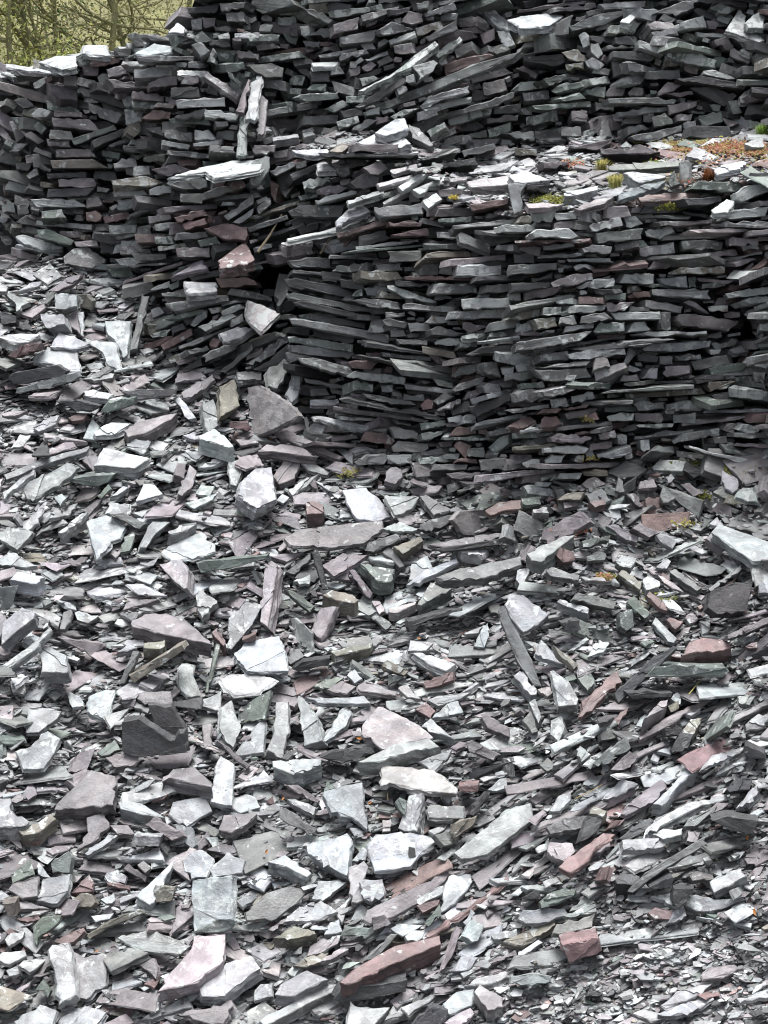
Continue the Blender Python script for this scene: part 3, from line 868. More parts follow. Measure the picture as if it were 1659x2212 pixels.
F15l 850 190 890 190 1175 295 1160 305 960 270 850 210;pale pointed plank dipping right in the lower wall
F25g 620 290 700 270 920 300 930 345 760 335
F25n 620 260 640 230 690 210 690 260
F25g 700 210 830 190 860 270 720 255
F25l 1330 280 1640 265 1650 335 1340 345;large pale rectangular block in the middle of the lower wall
F25g 1145 240 1180 180 1420 180 1435 240 1150 245
F25d 900 160 1130 180 1130 205 900 190
F15r 955 135 1200 130 1400 150 1390 160 970 155;thin red strip high in the lower wall
F25g 1480 240 1500 190 1659 180 1659 230
F25g 490 100 520 65 720 40 725 95 620 105
F25g 775 55 930 50 950 90 800 100
F25l 1300 130 1310 60 1590 60 1590 125 1310 130
F25l 1190 115 1200 75 1270 75 1280 125
F25g 1070 125 1080 40 1185 50 1180 125
F25b 1100 430 1140 390 1260 395 1260 435 1130 440;olive block in the middle of the lower wall
F25l 985 435 1120 435 1130 490 1000 495
F25g 820 420 850 400 985 440 970 465 840 450
F25l 740 450 830 445 835 490 760 500
F25p 870 480 960 480 975 520 870 525
F25g 910 540 1110 545 1110 580 930 570
F25n 1155 560 1250 530 1350 545 1300 580 1160 575
F25g 1130 480 1180 455 1350 500 1300 520 1140 510
F25p 1340 430 1390 430 1500 460 1390 500 1340 470
S4n 1330 520 1500 490 1540 490 1440 535 1340 540;pale green thin slate in the middle of the lower wall
S4l 1430 555 1659 510 1659 530 1440 560
F25d 720 560 1080 620 1100 640 900 620 715 590
F25d 1365 640 1450 600 1659 570 1659 620 1400 650
F25g 1280 780 1320 720 1450 690 1460 740 1290 790
F25g 1470 690 1560 685 1590 790 1480 750
F25g 1280 870 1310 830 1490 780 1460 830 1290 880
F25g 1140 790 1270 830 1290 870 1180 840
F25p 1350 920 1370 880 1460 855 1465 890 1360 930
F25g 1475 850 1510 825 1580 830 1590 880 1490 890
F25d 1380 975 1659 890 1659 940 1440 1040 1400 1010
F20r 1065 965 1110 925 1150 940 1140 990 1080 1000;small red block near the long dark curved plank
F25g 1145 940 1220 885 1290 910 1180 965
F20k 1170 1000 1250 950 1330 930 1310 960 1190 1005
F25w 1590 730 1659 720 1659 770 1600 770
F20g 210 30 480 10 480 80 240 70
S7p 10 1270 70 1220 200 1220 300 1240 390 1305 340 1300 100 1265;long pinkish slab lying below the large domed slab
S5p 120 1150 200 1130 380 1210 560 1300 540 1320 300 1240;long purple-grey slab sliding from the large domed slab
S4l 310 1050 330 1040 350 1120 330 1130
S4w 340 1130 370 1080 450 1100 420 1170
S6p 110 1430 200 1300 260 1290 285 1340 250 1440 150 1480
S4l 210 1530 330 1440 410 1410 340 1480 240 1560
S4w 560 1515 715 1500 800 1570 880 1690 760 1720 650 1700 600 1620;large bluish-white slab below the foot of the lower wall
S4l 830 1560 940 1555 1060 1560 1010 1640 900 1659
S4g 1060 1555 1120 1560 1280 1650 1150 1659
T9r 320 1600 370 1590 440 1620 430 1659 330 1659;small red cuboid beside the large bluish-white slab
S4n 800 1540 1000 1530 970 1560 830 1560
S4p 1000 1510 1100 1480 1210 1490 1160 1535 1030 1540
S6p 840 1400 870 1370 940 1380 950 1430 900 1480 830 1460
S5r 1480 1650 1560 1600 1720 1575 1770 1610 1740 1640 1600 1650 1520 1680;long red slab below the middle of the lower wall
S4l 290 1340 360 1340 480 1400 460 1420 340 1390
Sr8g 75 740 210 650 255 660 140 860 80 840;pale splinter leaning against the end of the lower wall
S5l 195 900 240 770 305 760 270 920 230 950
M10g 120 240 150 110 220 120 200 260 150 330
#21
F25d 0 175 240 170 260 200 0 240
F25k 250 175 360 130 520 110 525 155 400 190 270 205;pinkish long block in the right of the lower wall
F25l 490 200 530 150 660 145 660 195 550 215
F25l 700 175 730 115 920 120 920 180 800 180
F25l 960 150 1130 130 1140 205 1000 190
F25n 1140 140 1190 135 1195 205 1145 205
F25p 1195 140 1440 160 1400 180 1210 165
F25p 885 85 920 35 1070 30 1000 85
F25b 1010 110 1090 75 1380 70 1380 110 1020 120
F25g 0 60 290 45 290 90 0 130
F25l 905 215 1280 220 1290 280 1000 265 910 250;long pale stained bar in the right of the lower wall
F25r 745 260 790 235 890 230 900 265 760 275;right of two red blocks beside a green block
F25n 600 250 740 240 735 285 610 290;bright green block between two red blocks in the lower wall
F25r 430 310 430 265 590 270 590 310;left of two red blocks beside a green block
F25p 610 305 800 295 730 355 620 355
F25g 865 285 1110 325 1095 370 960 345 865 330
F25l 405 370 420 325 610 320 600 350 500 370
F25n 200 380 205 335 320 330 320 380
F25b 20 400 60 350 185 340 180 390 60 415
F25l 275 290 390 270 395 310 290 310
F25l 300 445 310 400 400 380 420 440
F25g 440 435 450 390 600 365 650 405 500 440
F25b 140 410 280 395 295 455 170 475
F25l 0 440 130 430 150 480 0 495
F25l 640 370 720 365 960 360 965 410 670 410
F20g 970 370 1030 365 1030 475 970 475;grey block set upright in the right of the lower wall
F20p 1080 380 1150 375 1470 420 1400 490 1100 450 1075 420;large purple-grey slab face with a white stain
F15p 1110 300 1180 295 1280 375 1200 345
F25b 1270 330 1400 320 1400 360 1280 360
F25n 530 490 560 440 730 430 730 485 550 500
F25l 750 495 790 430 860 425 900 480
F25l 760 510 900 490 1260 485 1265 505 900 520
F25g 0 560 200 530 520 485 440 550 200 600 0 610;long grey bar tapering right in the middle of the lower wall
F25g 385 605 640 570 870 545 1060 540 860 585 500 610
F25l 845 600 900 570 1290 550 1280 590 1100 620 860 615
F25g 1290 570 1460 545 1450 575 1320 610
S5l 1410 605 1500 560 1560 570 1530 620 1440 625
F25g 180 640 360 615 370 670 190 680
F25l 360 640 480 610 730 600 740 640 500 670 370 665
S5w 720 695 755 590 795 610 740 690;white pointed splinter standing in the lower wall
M8p 530 690 560 640 620 660 640 720 530 740
F25d 810 640 860 620 950 650 940 690 820 680
F25g 955 650 1040 650 1040 700 960 700
F25g 1065 650 1220 635 1230 670 1080 680
F25l 25 710 110 700 120 740 40 750
F25g 0 770 140 740 145 790 0 810
F25p 975 760 990 715 1150 710 1150 760 1000 785
F25l 840 795 900 725 945 725 940 795
F25l 725 740 760 705 840 740 790 755
F25p 700 810 720 770 810 765 830 810
F25l 345 800 360 775 420 770 400 815
F25g 165 720 510 680 480 710 200 730
F25n 50 830 200 810 215 850 60 865
F25g 200 880 320 850 500 820 510 850 360 890 210 910
F25k 20 890 70 870 195 870 200 910 150 940 40 945;pale pink blunt block low in the lower wall
F25l 250 930 350 920 370 970 260 985
F25l 380 910 520 880 535 920 390 955
F25g 570 890 640 870 1180 835 1180 860 700 885
F25d 1180 790 1370 760 1380 800 1200 830
F25n 1280 730 1350 700 1560 690 1480 750 1290 770
F25b 1270 850 1280 820 1450 810 1390 860 1290 880
F25d 1290 900 1480 865 1490 910 1330 940
F25g 785 960 850 940 980 945 990 990 820 1005
F25l 1000 960 1100 940 1230 935 1230 1000 1000 1000;pale ribbed block low in the right of the lower wall
F25g 0 1000 240 960 240 985 10 1020
F25r 180 1020 210 990 320 990 290 1020
F25r 330 990 500 960 480 985 350 1000
S7r 170 1110 210 1040 290 1035 325 1085 250 1110;pinkish-red slab with flat top low in the lower wall
S7r 0 1110 60 1050 120 1045 160 1080 70 1120
S3l 50 1130 330 1080 330 1092 60 1142
F20r 465 1050 540 1015 560 1060 490 1070
F25n 610 1040 700 1015 790 1020 780 1065 630 1070
F25p 795 1020 970 1020 970 1080 800 1070
F25g 1045 1030 1190 1015 1190 1085 1050 1085
F25n 800 1095 1050 1085 1040 1110 820 1110
F25p 560 1155 665 1130 675 1180 570 1190
F25p 250 1180 300 1150 520 1180 460 1215 260 1205
F25l 680 1165 745 1160 745 1215 690 1220
F15w 830 1195 890 1190 895 1255 840 1260;small white speckled block at the foot of the lower wall
F25g 1035 1200 1100 1155 1345 1115 1345 1165 1160 1195 1050 1220;large grey bar rising right at the foot of the lower wall
F25g 1305 1180 1390 1165 1400 1210 1315 1215
F25l 205 1250 420 1225 500 1250 470 1280 210 1275
F20g 470 1270 520 1255 540 1310 500 1330
F20w 550 1290 770 1235 780 1270 700 1310 560 1320;long white speckled block at the foot of the lower wall
F15w 730 1290 780 1280 780 1310 740 1320
F20l 65 1340 150 1315 180 1320 180 1360 70 1355
F20l 215 1330 260 1290 350 1285 320 1340 220 1345
F20b 405 1330 420 1295 470 1300 460 1340
M8d 620 1410 740 1320 880 1380 820 1430 700 1440
Ml9l 905 1370 960 1315 1130 1330 1110 1400 920 1390
M8d 1130 1330 1250 1400 1180 1440 1110 1390
F20p 1370 1130 1400 1085 1470 1090 1430 1150
F20l 1470 1130 1500 1090 1620 1110 1560 1160
F25w 1490 150 1540 100 1640 85 1640 115 1530 165
F25r 1410 220 1420 185 1540 175 1550 200 1430 230;red block at the right edge beside the dark gap
F25l 1380 245 1500 220 1659 195 1659 240 1400 275;pale slab jutting from the right edge over the dark gap
F25w 1510 290 1540 270 1659 255 1659 295 1540 310
S7r 1530 95 1640 10 1659 30 1600 80
F25g 1500 380 1530 350 1659 335 1659 380
F25l 1605 440 1659 430 1659 485 1605 480
F25w 1545 690 1570 660 1659 670 1659 720 1580 715
S7k 1565 750 1659 755 1659 795 1590 780
F25g 1550 810 1659 830 1659 860 1560 850
F25l 1510 870 1540 855 1659 880 1659 945 1510 920
S4w 1360 1460 1365 1385 1460 1440 1470 1490 1430 1535;pale pentagonal slab on the rubble below the right of the lower wall
S4g 1300 1530 1360 1485 1420 1540 1400 1575
S5p 820 1510 830 1460 920 1450 940 1500
M6g 670 1520 690 1430 720 1460 730 1530
M7p 455 1480 500 1440 560 1440 610 1480 500 1510
M7l 70 1490 130 1480 270 1520 260 1560 100 1540
M8n 60 1570 190 1560 190 1610 70 1610
M8b 290 1580 350 1540 470 1530 440 1580;cream-spotted block on the rubble below the lower wall
S4l 1450 1560 1500 1500 1560 1500 1605 1600 1530 1590
M6p 740 1540 790 1535 850 1620 800 1610
S6r 500 1590 600 1580 610 1610 540 1630
S6k 135 1640 230 1625 240 1659 140 1659
S5p 330 1600 410 1580 420 1620 340 1640
S5l 990 1430 1030 1410 1055 1440 1010 1475
M6g 960 1560 980 1490 1060 1570 1010 1600
M5p 1090 1480 1150 1470 1240 1540 1180 1560
#02
S5l 0 150 60 100 130 100 220 130 110 245 0 170;broad white slab with a dark edge at the left edge of the scree
S4l 130 90 200 20 280 0 250 70 180 120
S5w 560 60 690 20 790 60 815 95 780 170 720 190 650 290 625 310 590 190;white shield-shaped slab pointing downhill
M6g 705 0 800 0 950 75 905 110 850 85;grey plank behind the shield-shaped slab
T7l 375 130 520 20 570 5 540 40 400 140
S4n 780 260 800 160 870 130 870 170 840 250;pale green slate beside the shield-shaped slab
Sr8l 910 230 960 90 990 60 1105 65 1010 140 950 230
T8l 1090 130 1180 90 1270 80 1210 120 1110 150
T3w 1045 260 1150 200 1310 130 1400 260 1250 310 1110 315;broad flat white slab above the green plank
F10n 1270 330 1300 320 1659 280 1659 305 1480 370 1300 395;pale green plank lying on the mid scree
Sl9k 1030 340 1160 300 1220 360 1210 490 1190 500 1110 430;white wedge block below the broad flat white slab
T10w 70 430 110 385 290 420 235 465 60 440;white-topped cuboid at the left edge of the scree
S4l 0 310 90 265 240 350 170 360 0 340
T9p 855 700 940 660 1080 655 1190 690 1360 835 1365 855 1100 800 860 745;large smooth grey wedge slab with a thick dark front edge
M5p 365 810 400 800 660 850 680 870 600 945 500 880 430 850;mauve triangular slab at the left of the scree
S9w 245 860 310 870 430 930 440 1040 270 1035;white thick square slab at the left of the scree
S9l 0 720 140 615 225 650 220 690 100 780 0 860;thick white slab leaning at the left edge of the scree
S5l 0 1000 240 830 320 745 330 765 220 900 0 1060;long pale bar rising right from the left edge of the scree
F12b 835 1060 1180 860 1200 890 870 1110;olive-brown plank lying diagonally on the scree
T9b 930 880 930 850 1070 830 1070 870 1040 890
M6g 770 1120 860 900 905 905 810 1110
S3l 1150 1010 1210 980 1260 990 1250 1060 1300 1190 1210 1200 1160 1130
S3n 1330 1170 1400 850 1430 860 1370 1090 1350 1170;thin pale green sliver standing in mid scree
S6l 1480 690 1600 580 1659 600 1640 720 1500 890 1470 880;pale slab leaning beside the pink-grey post
S7l 1270 560 1290 500 1410 580 1310 690 1280 640
T7r 1370 780 1410 750 1460 830 1450 870
F8r 1570 830 1659 790 1659 830 1580 840
T4w 1515 930 1600 840 1810 805 1850 920 1870 1030 1700 1040 1600 1030;upper of two big bluish-white slabs in mid scree
T4w 1420 1080 1659 1035 1790 1090 1680 1170 1520 1190 1450 1130;lower of two big bluish-white slabs in mid scree
S4w 570 1290 580 1190 690 1150 745 1150 705 1340 600 1320;small white square slab above the black slabs
S5p 885 1210 920 1165 1110 1160 1120 1250 960 1245
F8d 960 1250 1110 1255 1200 1410 1100 1480 1050 1440 1000 1380;upper of two wet black slabs on the left scree
F8d 790 1360 900 1340 1060 1450 1100 1480 1190 1430 1210 1560 850 1590 790 1550;lower of two wet black slabs on the left scree
S5l 165 1430 180 1280 300 1275 400 1290 370 1340 250 1430
S4w 105 1550 200 1520 310 1420 395 1470 340 1580 280 1659 150 1659;cracked white slab at the left of the scree
S4n 630 1560 740 1475 780 1540 680 1580;yellow-green slate beside the wet black slabs
S4p 680 1590 860 1560 900 1620 870 1659 740 1659
S5l 1285 1240 1440 1150 1430 1290 1300 1260
Sr5l 1420 1400 1440 1260 1500 1220 1560 1400 1510 1530 1460 1490
S4l 1510 1580 1659 1330 1720 1380 1659 1560
M5p 1390 1480 1410 1480 1620 1659 1600 1665
S5p 1310 1380 1370 1370 1370 1520 1320 1530
Sr7p 445 1659 520 1560 625 1520 560 1659
S3w 480 650 510 640 590 670 640 670 570 720 500 700
S5g 385 760 410 650 460 630 470 660 420 760
T5w 755 910 830 850 890 880 800 900
T3w 425 930 520 950 500 965 430 945
S3l 60 1090 160 1120 150 1180 80 1170
S4w 430 1160 510 1190 540 1260 470 1270
#12
S3p 180 170 290 110 820 55 825 110 700 205 480 235 220 215;very broad long mauve-grey slab in the upper mid scree
S4l 820 110 930 60 1070 120 900 130
M7g 1045 110 1120 50 1330 10 1310 60 1100 125
M8g 715 250 720 210 910 140 940 180 760 260
S6b 890 220 1070 160 1085 190 950 275
S5p 1110 210 1400 160 1580 140 1600 160 1400 215 1170 225
F10d 1160 240 1590 175 1570 215 1200 265
T6w 1310 235 1400 225 1505 245 1460 285 1330 260
S5l 1260 290 1300 220 1390 330 1290 330
S5g 820 260 860 225 910 260 960 350 930 360 880 300
S5w 975 470 1080 390 1300 295 1310 330 1100 430 1000 475;long white bar rising right in the middle of the scree
S6g 1160 430 1290 380 1659 285 1659 340 1480 430 1210 450;long grey slab rising right beside the long white bar
T9n 675 340 900 370 875 455 790 455;grey-green thick slab with a layered edge in the middle scree
S4p 430 350 560 270 730 280 640 340 500 420
S4p 480 430 640 340 600 400 610 440
T5l 730 290 820 275 900 290 890 330 760 310
M7p 605 380 640 375 755 525 740 560 720 550;narrow mauve plank lying beside the grey-green thick slab
T9b 430 540 490 505 580 520 665 570 640 590 540 575;thick block with a yellow-lichened top in mid scree
S6p 355 770 420 620 525 610 490 700 420 820
M5d 360 260 400 250 470 500 430 500;dark post-like slate standing in the upper mid scree
M6g 190 390 350 270 355 300 250 405
S5l 240 450 350 405 345 470 280 470
Sl9k 25 710 60 370 135 335 135 380 75 745;pink-grey speckled post standing on the scree
M6n 180 500 240 510 380 610 350 650 300 610
T8g 1045 600 1130 460 1180 450 1270 500 1070 605
F8d 990 710 1120 670 1340 620 1330 660 1120 700 1000 780
T6k 860 625 1040 580 1030 600 900 655 865 650
S4k 750 580 800 580 850 640 800 665
S3l 750 680 800 670 880 730 840 765
T6b 480 905 560 880 760 850 740 880 520 935
F8d 235 1020 300 970 480 945 470 990 280 1035
S3w 985 900 1000 830 1100 840 1150 850 1100 900
S4w 1410 870 1450 790 1500 720 1510 800 1480 880
T4l 1350 780 1480 735 1440 780 1360 795
T6w 1015 915 1080 910 1295 985 1230 1030 1150 1000;white-topped brick-like slate above the pink slab in mid scree
M6b 815 1000 850 960 990 1030 960 1060 900 1040
S4r 1080 1110 1280 1030 1280 1090 1180 1130 1100 1145;pink-red flat slate in mid scree
T4p 460 1150 560 1095 650 1130 590 1180 500 1170
T4p 660 1120 700 1105 910 1160 905 1190 680 1160
T4l 320 1200 560 1200 700 1190 745 1240 520 1240 400 1235
S4n 370 1130 440 1090 570 1075 480 1150
M5n 855 1130 860 1060 950 1075
S4l 1110 1220 1180 1190 1390 1170 1330 1210 1180 1260
S4w 1140 1335 1240 1240 1310 1230 1345 1300 1200 1330
S4r 1030 1280 1100 1230 1165 1290 1130 1335
S4k 685 1440 690 1380 790 1260 920 1310 1060 1380 1150 1460 1100 1470 820 1540 760 1490;big pink-grey slab with a flaked lower half
T6w 1070 1390 1130 1335 1290 1475 1200 1440
S6w 430 1480 560 1270 620 1290 590 1380 450 1490
Sl7l 275 1190 300 1200 400 1350 430 1480 310 1520;tall pale triangular slab standing on edge
S5l 130 1230 210 1225 215 1400 170 1600 70 1540 110 1450
T9l 660 1620 900 1500 1120 1465 1190 1520 1000 1550 800 1620;long pale wedge with a dark edge under the big pink-grey slab
M8d 420 1590 500 1540 750 1520 770 1560 560 1630
T10w 105 1615 425 1605 420 1640 240 1700 110 1650
M7p 1360 1490 1400 1480 1580 1570 1540 1610 1380 1550
S4l 1050 1620 1270 1540 1240 1600 1150 1659
M7p 1460 1330 1500 1310 1659 1400 1659 1460 1500 1400
M8g 1565 640 1600 605 1680 750 1790 960 1850 1130 1800 1130 1700 980 1620 800;long grey plank lying downhill under a big white slab
S4w 1610 600 1650 530 1730 540 1900 660 1830 730 1730 780 1650 690;big white slab lying over a long grey plank
S4k 920 1140 980 1120 1030 1180 1070 1210 980 1200
S3l 590 1060 640 1020 690 1080 640 1110
S3p 100 290 160 270 310 265 200 325
#22
T8l 95 270 200 210 330 155 410 150 290 240 190 320 130 310;large pale triangular slab with thick edge right of mid scree
M8n 450 190 640 150 630 190 460 230
M5n 560 95 640 90 790 190 770 195 620 130
M6p 610 90 660 75 820 160 810 200 740 180
M7p 775 105 830 70 940 130 890 165
M7l 935 150 980 125 1070 190 1040 240 960 190
M9r 285 280 310 230 400 260 410 310 330 330;dark red rounded block on the right rubble
M8g 480 290 560 250 610 270 600 310 490 320
S7l 670 320 720 280 810 300 770 365 700 350
S5l 935 360 980 300 1030 320 1000 370
S6w 845 450 890 410 960 450 960 480 870 510;white knobbly block on the right rubble
S7l 25 440 35 375 120 355 110 400 60 480
S5g 220 380 260 355 440 410 430 440 250 415
S6b 690 400 710 375 840 450 830 505 750 450
M8g 395 565 430 520 680 580 660 630 500 600
S7w 290 580 310 565 500 630 490 660 340 610
S5g 1020 390 1050 370 1230 490 1200 510 1120 460
S4k 445 420 600 425 640 450 480 445
S5r 870 540 890 515 990 590 1010 640 950 620
M8n 750 570 790 545 890 650 860 690 780 620
M9n 700 650 780 630 790 740 740 770 700 740;moss-streaked green block on the right rubble
F10d 320 720 440 700 450 760 360 780
S5l 910 720 930 680 1070 820 1050 850 1010 840
S5r 1000 700 1020 680 1110 710 1060 760
S5k 1125 690 1160 655 1210 690 1150 725
S5w 1215 710 1290 700 1270 780 1235 790
M8d 1265 620 1290 510 1450 455 1560 465 1520 640 1330 665;dark brown square slab at the right of the scree
S4r 1200 610 1320 510 1470 405 1450 440 1280 570 1220 630;pink-red bar behind the dark brown square slab
S4g 1250 520 1480 345 1490 370 1310 500
T6w 1290 130 1340 75 1659 205 1659 310 1560 320 1400 210;big bluish-white slab at the right edge of the photo
S4l 1550 330 1659 310 1659 440 1580 485 1560 400
S4w 1600 470 1659 415 1659 530 1600 525
S6p 1255 170 1290 135 1370 210 1360 245
M7p 1390 800 1659 660 1659 710 1450 810 1400 825;speckled mauve bar at the right edge of the scree
T10r 1100 930 1150 840 1270 815 1390 830 1420 880 1300 910 1200 905;big red rough-topped slab at the right of the scree
S5r 990 920 1090 910 1100 945 1030 940
S4r 1510 870 1590 840 1590 880 1540 885
M6d 665 1180 900 960 1050 865 1070 880 900 1050 690 1240;dark plank propped diagonally beside the pink-red slab
F12n 860 1070 920 1005 1390 1005 1410 1035 1370 1070;long level beam with a pale lichen ring at the right
F10d 740 1170 1040 1170 1030 1200 780 1215
S4r 430 1330 450 1230 680 1030 715 1105 600 1190 520 1290;bright pink-red slab leaning at the right of the scree
S8w 245 1030 270 1025 370 1100 430 1210 420 1250 300 1260 280 1150;white tombstone-shaped slab beside the bright pink-red slab
S6l 0 1060 50 1025 160 1150 160 1185 120 1190
S4k 165 1150 220 1135 270 1170 230 1200
S4n 425 1080 510 1045 535 1110 490 1160;olive-green slate above the bright pink-red slab
S3n 340 1070 400 1045 420 1080 360 1095
S4l 150 920 190 830 350 990 260 970
M6b 270 860 430 990 400 1020 300 920
S3w 490 940 540 850 630 850 590 910
S3w 360 900 480 810 500 830 400 900
T9k 855 1340 960 1230 1010 1220 1000 1260 900 1320
M8b 1010 1260 1080 1220 1085 1270 1030 1300
S5w 1030 1210 1070 1170 1100 1190 1090 1250
S5p 820 1460 1000 1330 1250 1210 1280 1220 1050 1370 830 1480;long mauve bar rising right on the lower right scree
M8d 1030 1540 1090 1430 1180 1440 1140 1530 1040 1560
T6b 1090 1430 1160 1345 1230 1340 1180 1440;cream-capped block on the lower right scree
M7d 990 1400 1095 1395 1100 1440 1000 1450
S4p 1395 1340 1659 1210 1659 1250 1420 1370
S4w 1460 1200 1580 1190 1540 1250 1470 1240
S4l 1510 1380 1600 1310 1659 1320 1620 1400 1520 1420
F12d 1500 1560 1510 1510 1659 1560 1659 1620 1540 1590
S4l 1220 1659 1300 1580 1570 1500 1480 1560 1330 1630
M7g 490 1659 600 1560 740 1460 770 1530 640 1620
M6p 640 1659 760 1550 830 1590 720 1659
Sl7l 245 1440 250 1350 320 1320 340 1390 300 1490
M6g 65 1350 120 1290 170 1420 130 1435
S6l 110 1230 150 1210 190 1330 170 1370
S4r 650 1340 760 1260 740 1310 690 1380
S4w 940 1550 1030 1515 1030 1575
M7g 570 1440 620 1400 710 1430 680 1465 580 1480
S5l 415 1540 440 1520 510 1570 450 1620
S4g 180 1640 230 1590 290 1650 230 1680
T3w 1130 1310 1220 1270 1220 1290 1160 1320
#03
T8p 350 270 370 230 590 10 745 50 735 240 560 250;large purple-grey slab with thick dark front edge at the left
Sr8p 430 80 540 0 590 0 500 140 460 100
T9l 765 220 810 200 940 240 1070 320 1050 325 780 265
T9p 1050 90 1120 5 1260 0 1370 90 1370 125 1060 60
S6w 1365 220 1400 0 1430 -80 1520 -20 1505 245;tall upright white slab standing in the lower left scree
S3w 1095 300 1120 220 1335 180 1375 280 1300 320 1210 380 1130 340;white blotched slab behind the tall upright white slab
T9l 0 390 0 200 70 195 70 270 190 345 170 370;thick pale slab at the left edge low in the scree
T8b 120 410 250 350 330 295 365 330 250 420 150 435
S4p 490 540 570 420 560 320 670 290 710 380 620 470
S4w 550 560 700 430 765 440 700 490 570 570
M6p 940 370 1000 315 1195 440 1110 470;purple slab tipped on its side in the lower left scree
F9l 850 490 870 440 1045 445 1030 510 900 505;pale cuboid under the tipped purple slab
T4p 710 370 830 370 870 430 760 430
S3l 1105 360 1240 380 1285 500 1230 510
S3w 1330 450 1410 450 1420 500 1380 515
T5p 1415 400 1450 305 1659 300 1600 370 1500 420
S3r 980 220 1040 130 1090 170 1060 200
S3r 150 490 180 465 270 455 240 490
S4k 1070 620 1230 510 1290 540 1200 590 1230 730 1130 660
S4p 1340 530 1430 480 1570 540 1570 580
S3w 1180 600 1220 560 1310 530 1390 590 1380 640 1340 710 1240 720
S3w 1350 660 1470 540 1590 600 1570 680 1380 710
Ml5w 1240 780 1245 730 1505 695 1495 980 1400 990 1260 1065;large bluish-white slab standing face-on near the bottom
M6n 1260 1075 1380 990 1530 980 1560 1000 1450 1060
T8k 1020 1450 1060 1370 1240 1170 1250 1090 1460 1075 1450 1250 1280 1390;big pinkish-grey slab with dark front edge near the bottom
T7w 1280 1400 1460 1270 1659 1220 1690 1300 1460 1475 1310 1480;big bluish-white slab overlapping the big pinkish-grey slab
S9w 320 1210 340 1150 440 1130 460 1180 495 1470 380 1540 370 1400;long white slab lying endways near the bottom left
S3l 480 1190 550 1230 660 1205 690 1280 690 1410 560 1500 510 1490 490 1350
S4p 50 790 80 750 250 700 240 830 140 850
S4l 240 860 280 720 460 685 440 800 370 880
S5n 70 690 200 590 225 690 80 750
M7n 330 620 440 545 465 580 450 680 340 680
S6r 460 810 580 690 610 750 600 800;pinkish-red pointed slate low at the left
M8b 460 830 560 810 620 870 590 900 480 900
Tr8w 885 830 1120 600 1125 620 1000 870 970 885;white spear-shaped slab beside a brown block
M8b 1005 760 1140 765 1110 860 1010 870;brown block beside the white spear-shaped slab
M5p 800 650 830 620 950 700 940 740
S4p 890 630 930 600 980 640 940 680
S3l 690 680 760 660 820 700 810 750 700 740
S3r 690 740 840 760 840 790 700 760
S3w 650 850 740 810 745 860 690 880
M6b 560 1090 720 980 910 920 940 940 700 1040 580 1110;long olive-brown plank low at the left
M6n 210 1030 270 970 400 955 340 1040 270 1080 240 1150 220 1120
S4r 350 1130 430 1080 540 1035 550 1060 480 1130 400 1145;pink-red leaf-shaped slate low at the left
S3r 100 980 250 955 260 980 180 1000
S3l 30 1110 60 1070 160 1065 140 1110 60 1160
S3l 760 1100 1000 1040 1090 1090 1240 1150 1170 1210 900 1190;wide flaky pale slab left of the big pinkish-grey slab
S5p 850 1260 900 1230 1000 1230 1025 1280 1010 1370 930 1300
T4l 90 1640 260 1530 370 1570 330 1700 150 1720
T4w 380 1640 550 1540 690 1590 610 1700 450 1700
S4p 660 1659 820 1590 870 1659 760 1700
T3l 0 1230 20 1190 160 1180 170 1215 60 1270
T4p 1140 1590 1320 1560 1500 1500 1515 1540 1450 1659 1250 1630
S3w 940 1520 1040 1500 1030 1570 980 1590
F8b 0 880 100 870 110 960 50 960
S3w 590 960 740 940 710 980 620 1000
S3w 240 640 250 615 330 710 250 690
M6n 230 1440 280 1370 330 1440 310 1490
S3l 40 1310 150 1270 140 1330 60 1350
S3k 60 1460 200 1380 240 1360 120 1470
#13
T4k 810 110 815 0 950 -10 1150 10 1230 60 1305 130 1300 160 1100 150 900 100;broad pink slab blotched with pale lichen
S5l 440 150 690 90 700 260 720 400 640 340 490 290;large pale slab tapering to a point in the lower middle
Sl7l 920 390 990 180 1075 160 1080 220 1040 410 960 410;pale post-like slab leaning below the broad pink slab
T4g 1110 270 1130 240 1350 245 1340 330 1120 325;grey rectangular slab below the broad pink slab
M6g 150 270 190 260 400 390 380 420 330 430 150 320
S4l 200 200 250 200 390 260 370 310 240 240
M5p 200 110 270 110 410 210 400 225 330 200
S9w 330 500 590 420 620 470 590 700 560 690 400 600 340 560;big cream-white triangular slab in the lower middle
S5w 715 500 780 430 1000 420 1080 440 1180 470 1080 540 1000 640 770 670;broad bluish-white rounded slab in the lower middle
M4d 990 510 1030 520 1040 660 990 650;thin dark post standing before the broad bluish-white slab
S4k 605 640 700 600 730 640 710 700 690 740 700 860 620 870;upright pinkish strip between two white slabs
S6w 670 740 700 720 820 720 830 830 750 870 700 850
T8w 75 610 190 560 360 680 330 705 200 640
S3w 360 850 400 730 500 730 590 740 430 865
S4g 0 940 60 820 200 770 330 790 280 860 130 980 0 990
S3l 180 1000 280 900 420 860 530 930 400 990
S3p 80 1050 270 920 260 950 110 1060
S4p 690 980 720 920 1100 740 1250 630 1260 690 1100 850 860 985 740 1010;long mauve slab rising right in the lower middle
S3l 1030 860 1180 770 1240 760 1200 820 1060 890
S4l 1280 550 1500 380 1659 265 1780 225 1800 330 1500 560 1330 590;long pale slab rising right beyond the long mauve slab
M5b 1260 370 1430 310 1410 370 1280 460
S4w 1195 940 1210 840 1250 700 1390 690 1400 740 1370 790 1290 880
T12r 540 1390 620 1310 900 1150 1190 1085 1200 1140 1000 1220 800 1310 600 1400;big rust-red slab with a thick layered edge near the bottom
F12d 500 1500 560 1430 980 1370 970 1450 560 1530;dark beam under the big rust-red slab
T6l 20 1640 470 1400 560 1400 500 1450 60 1659;long grey bar running down left near the bottom edge
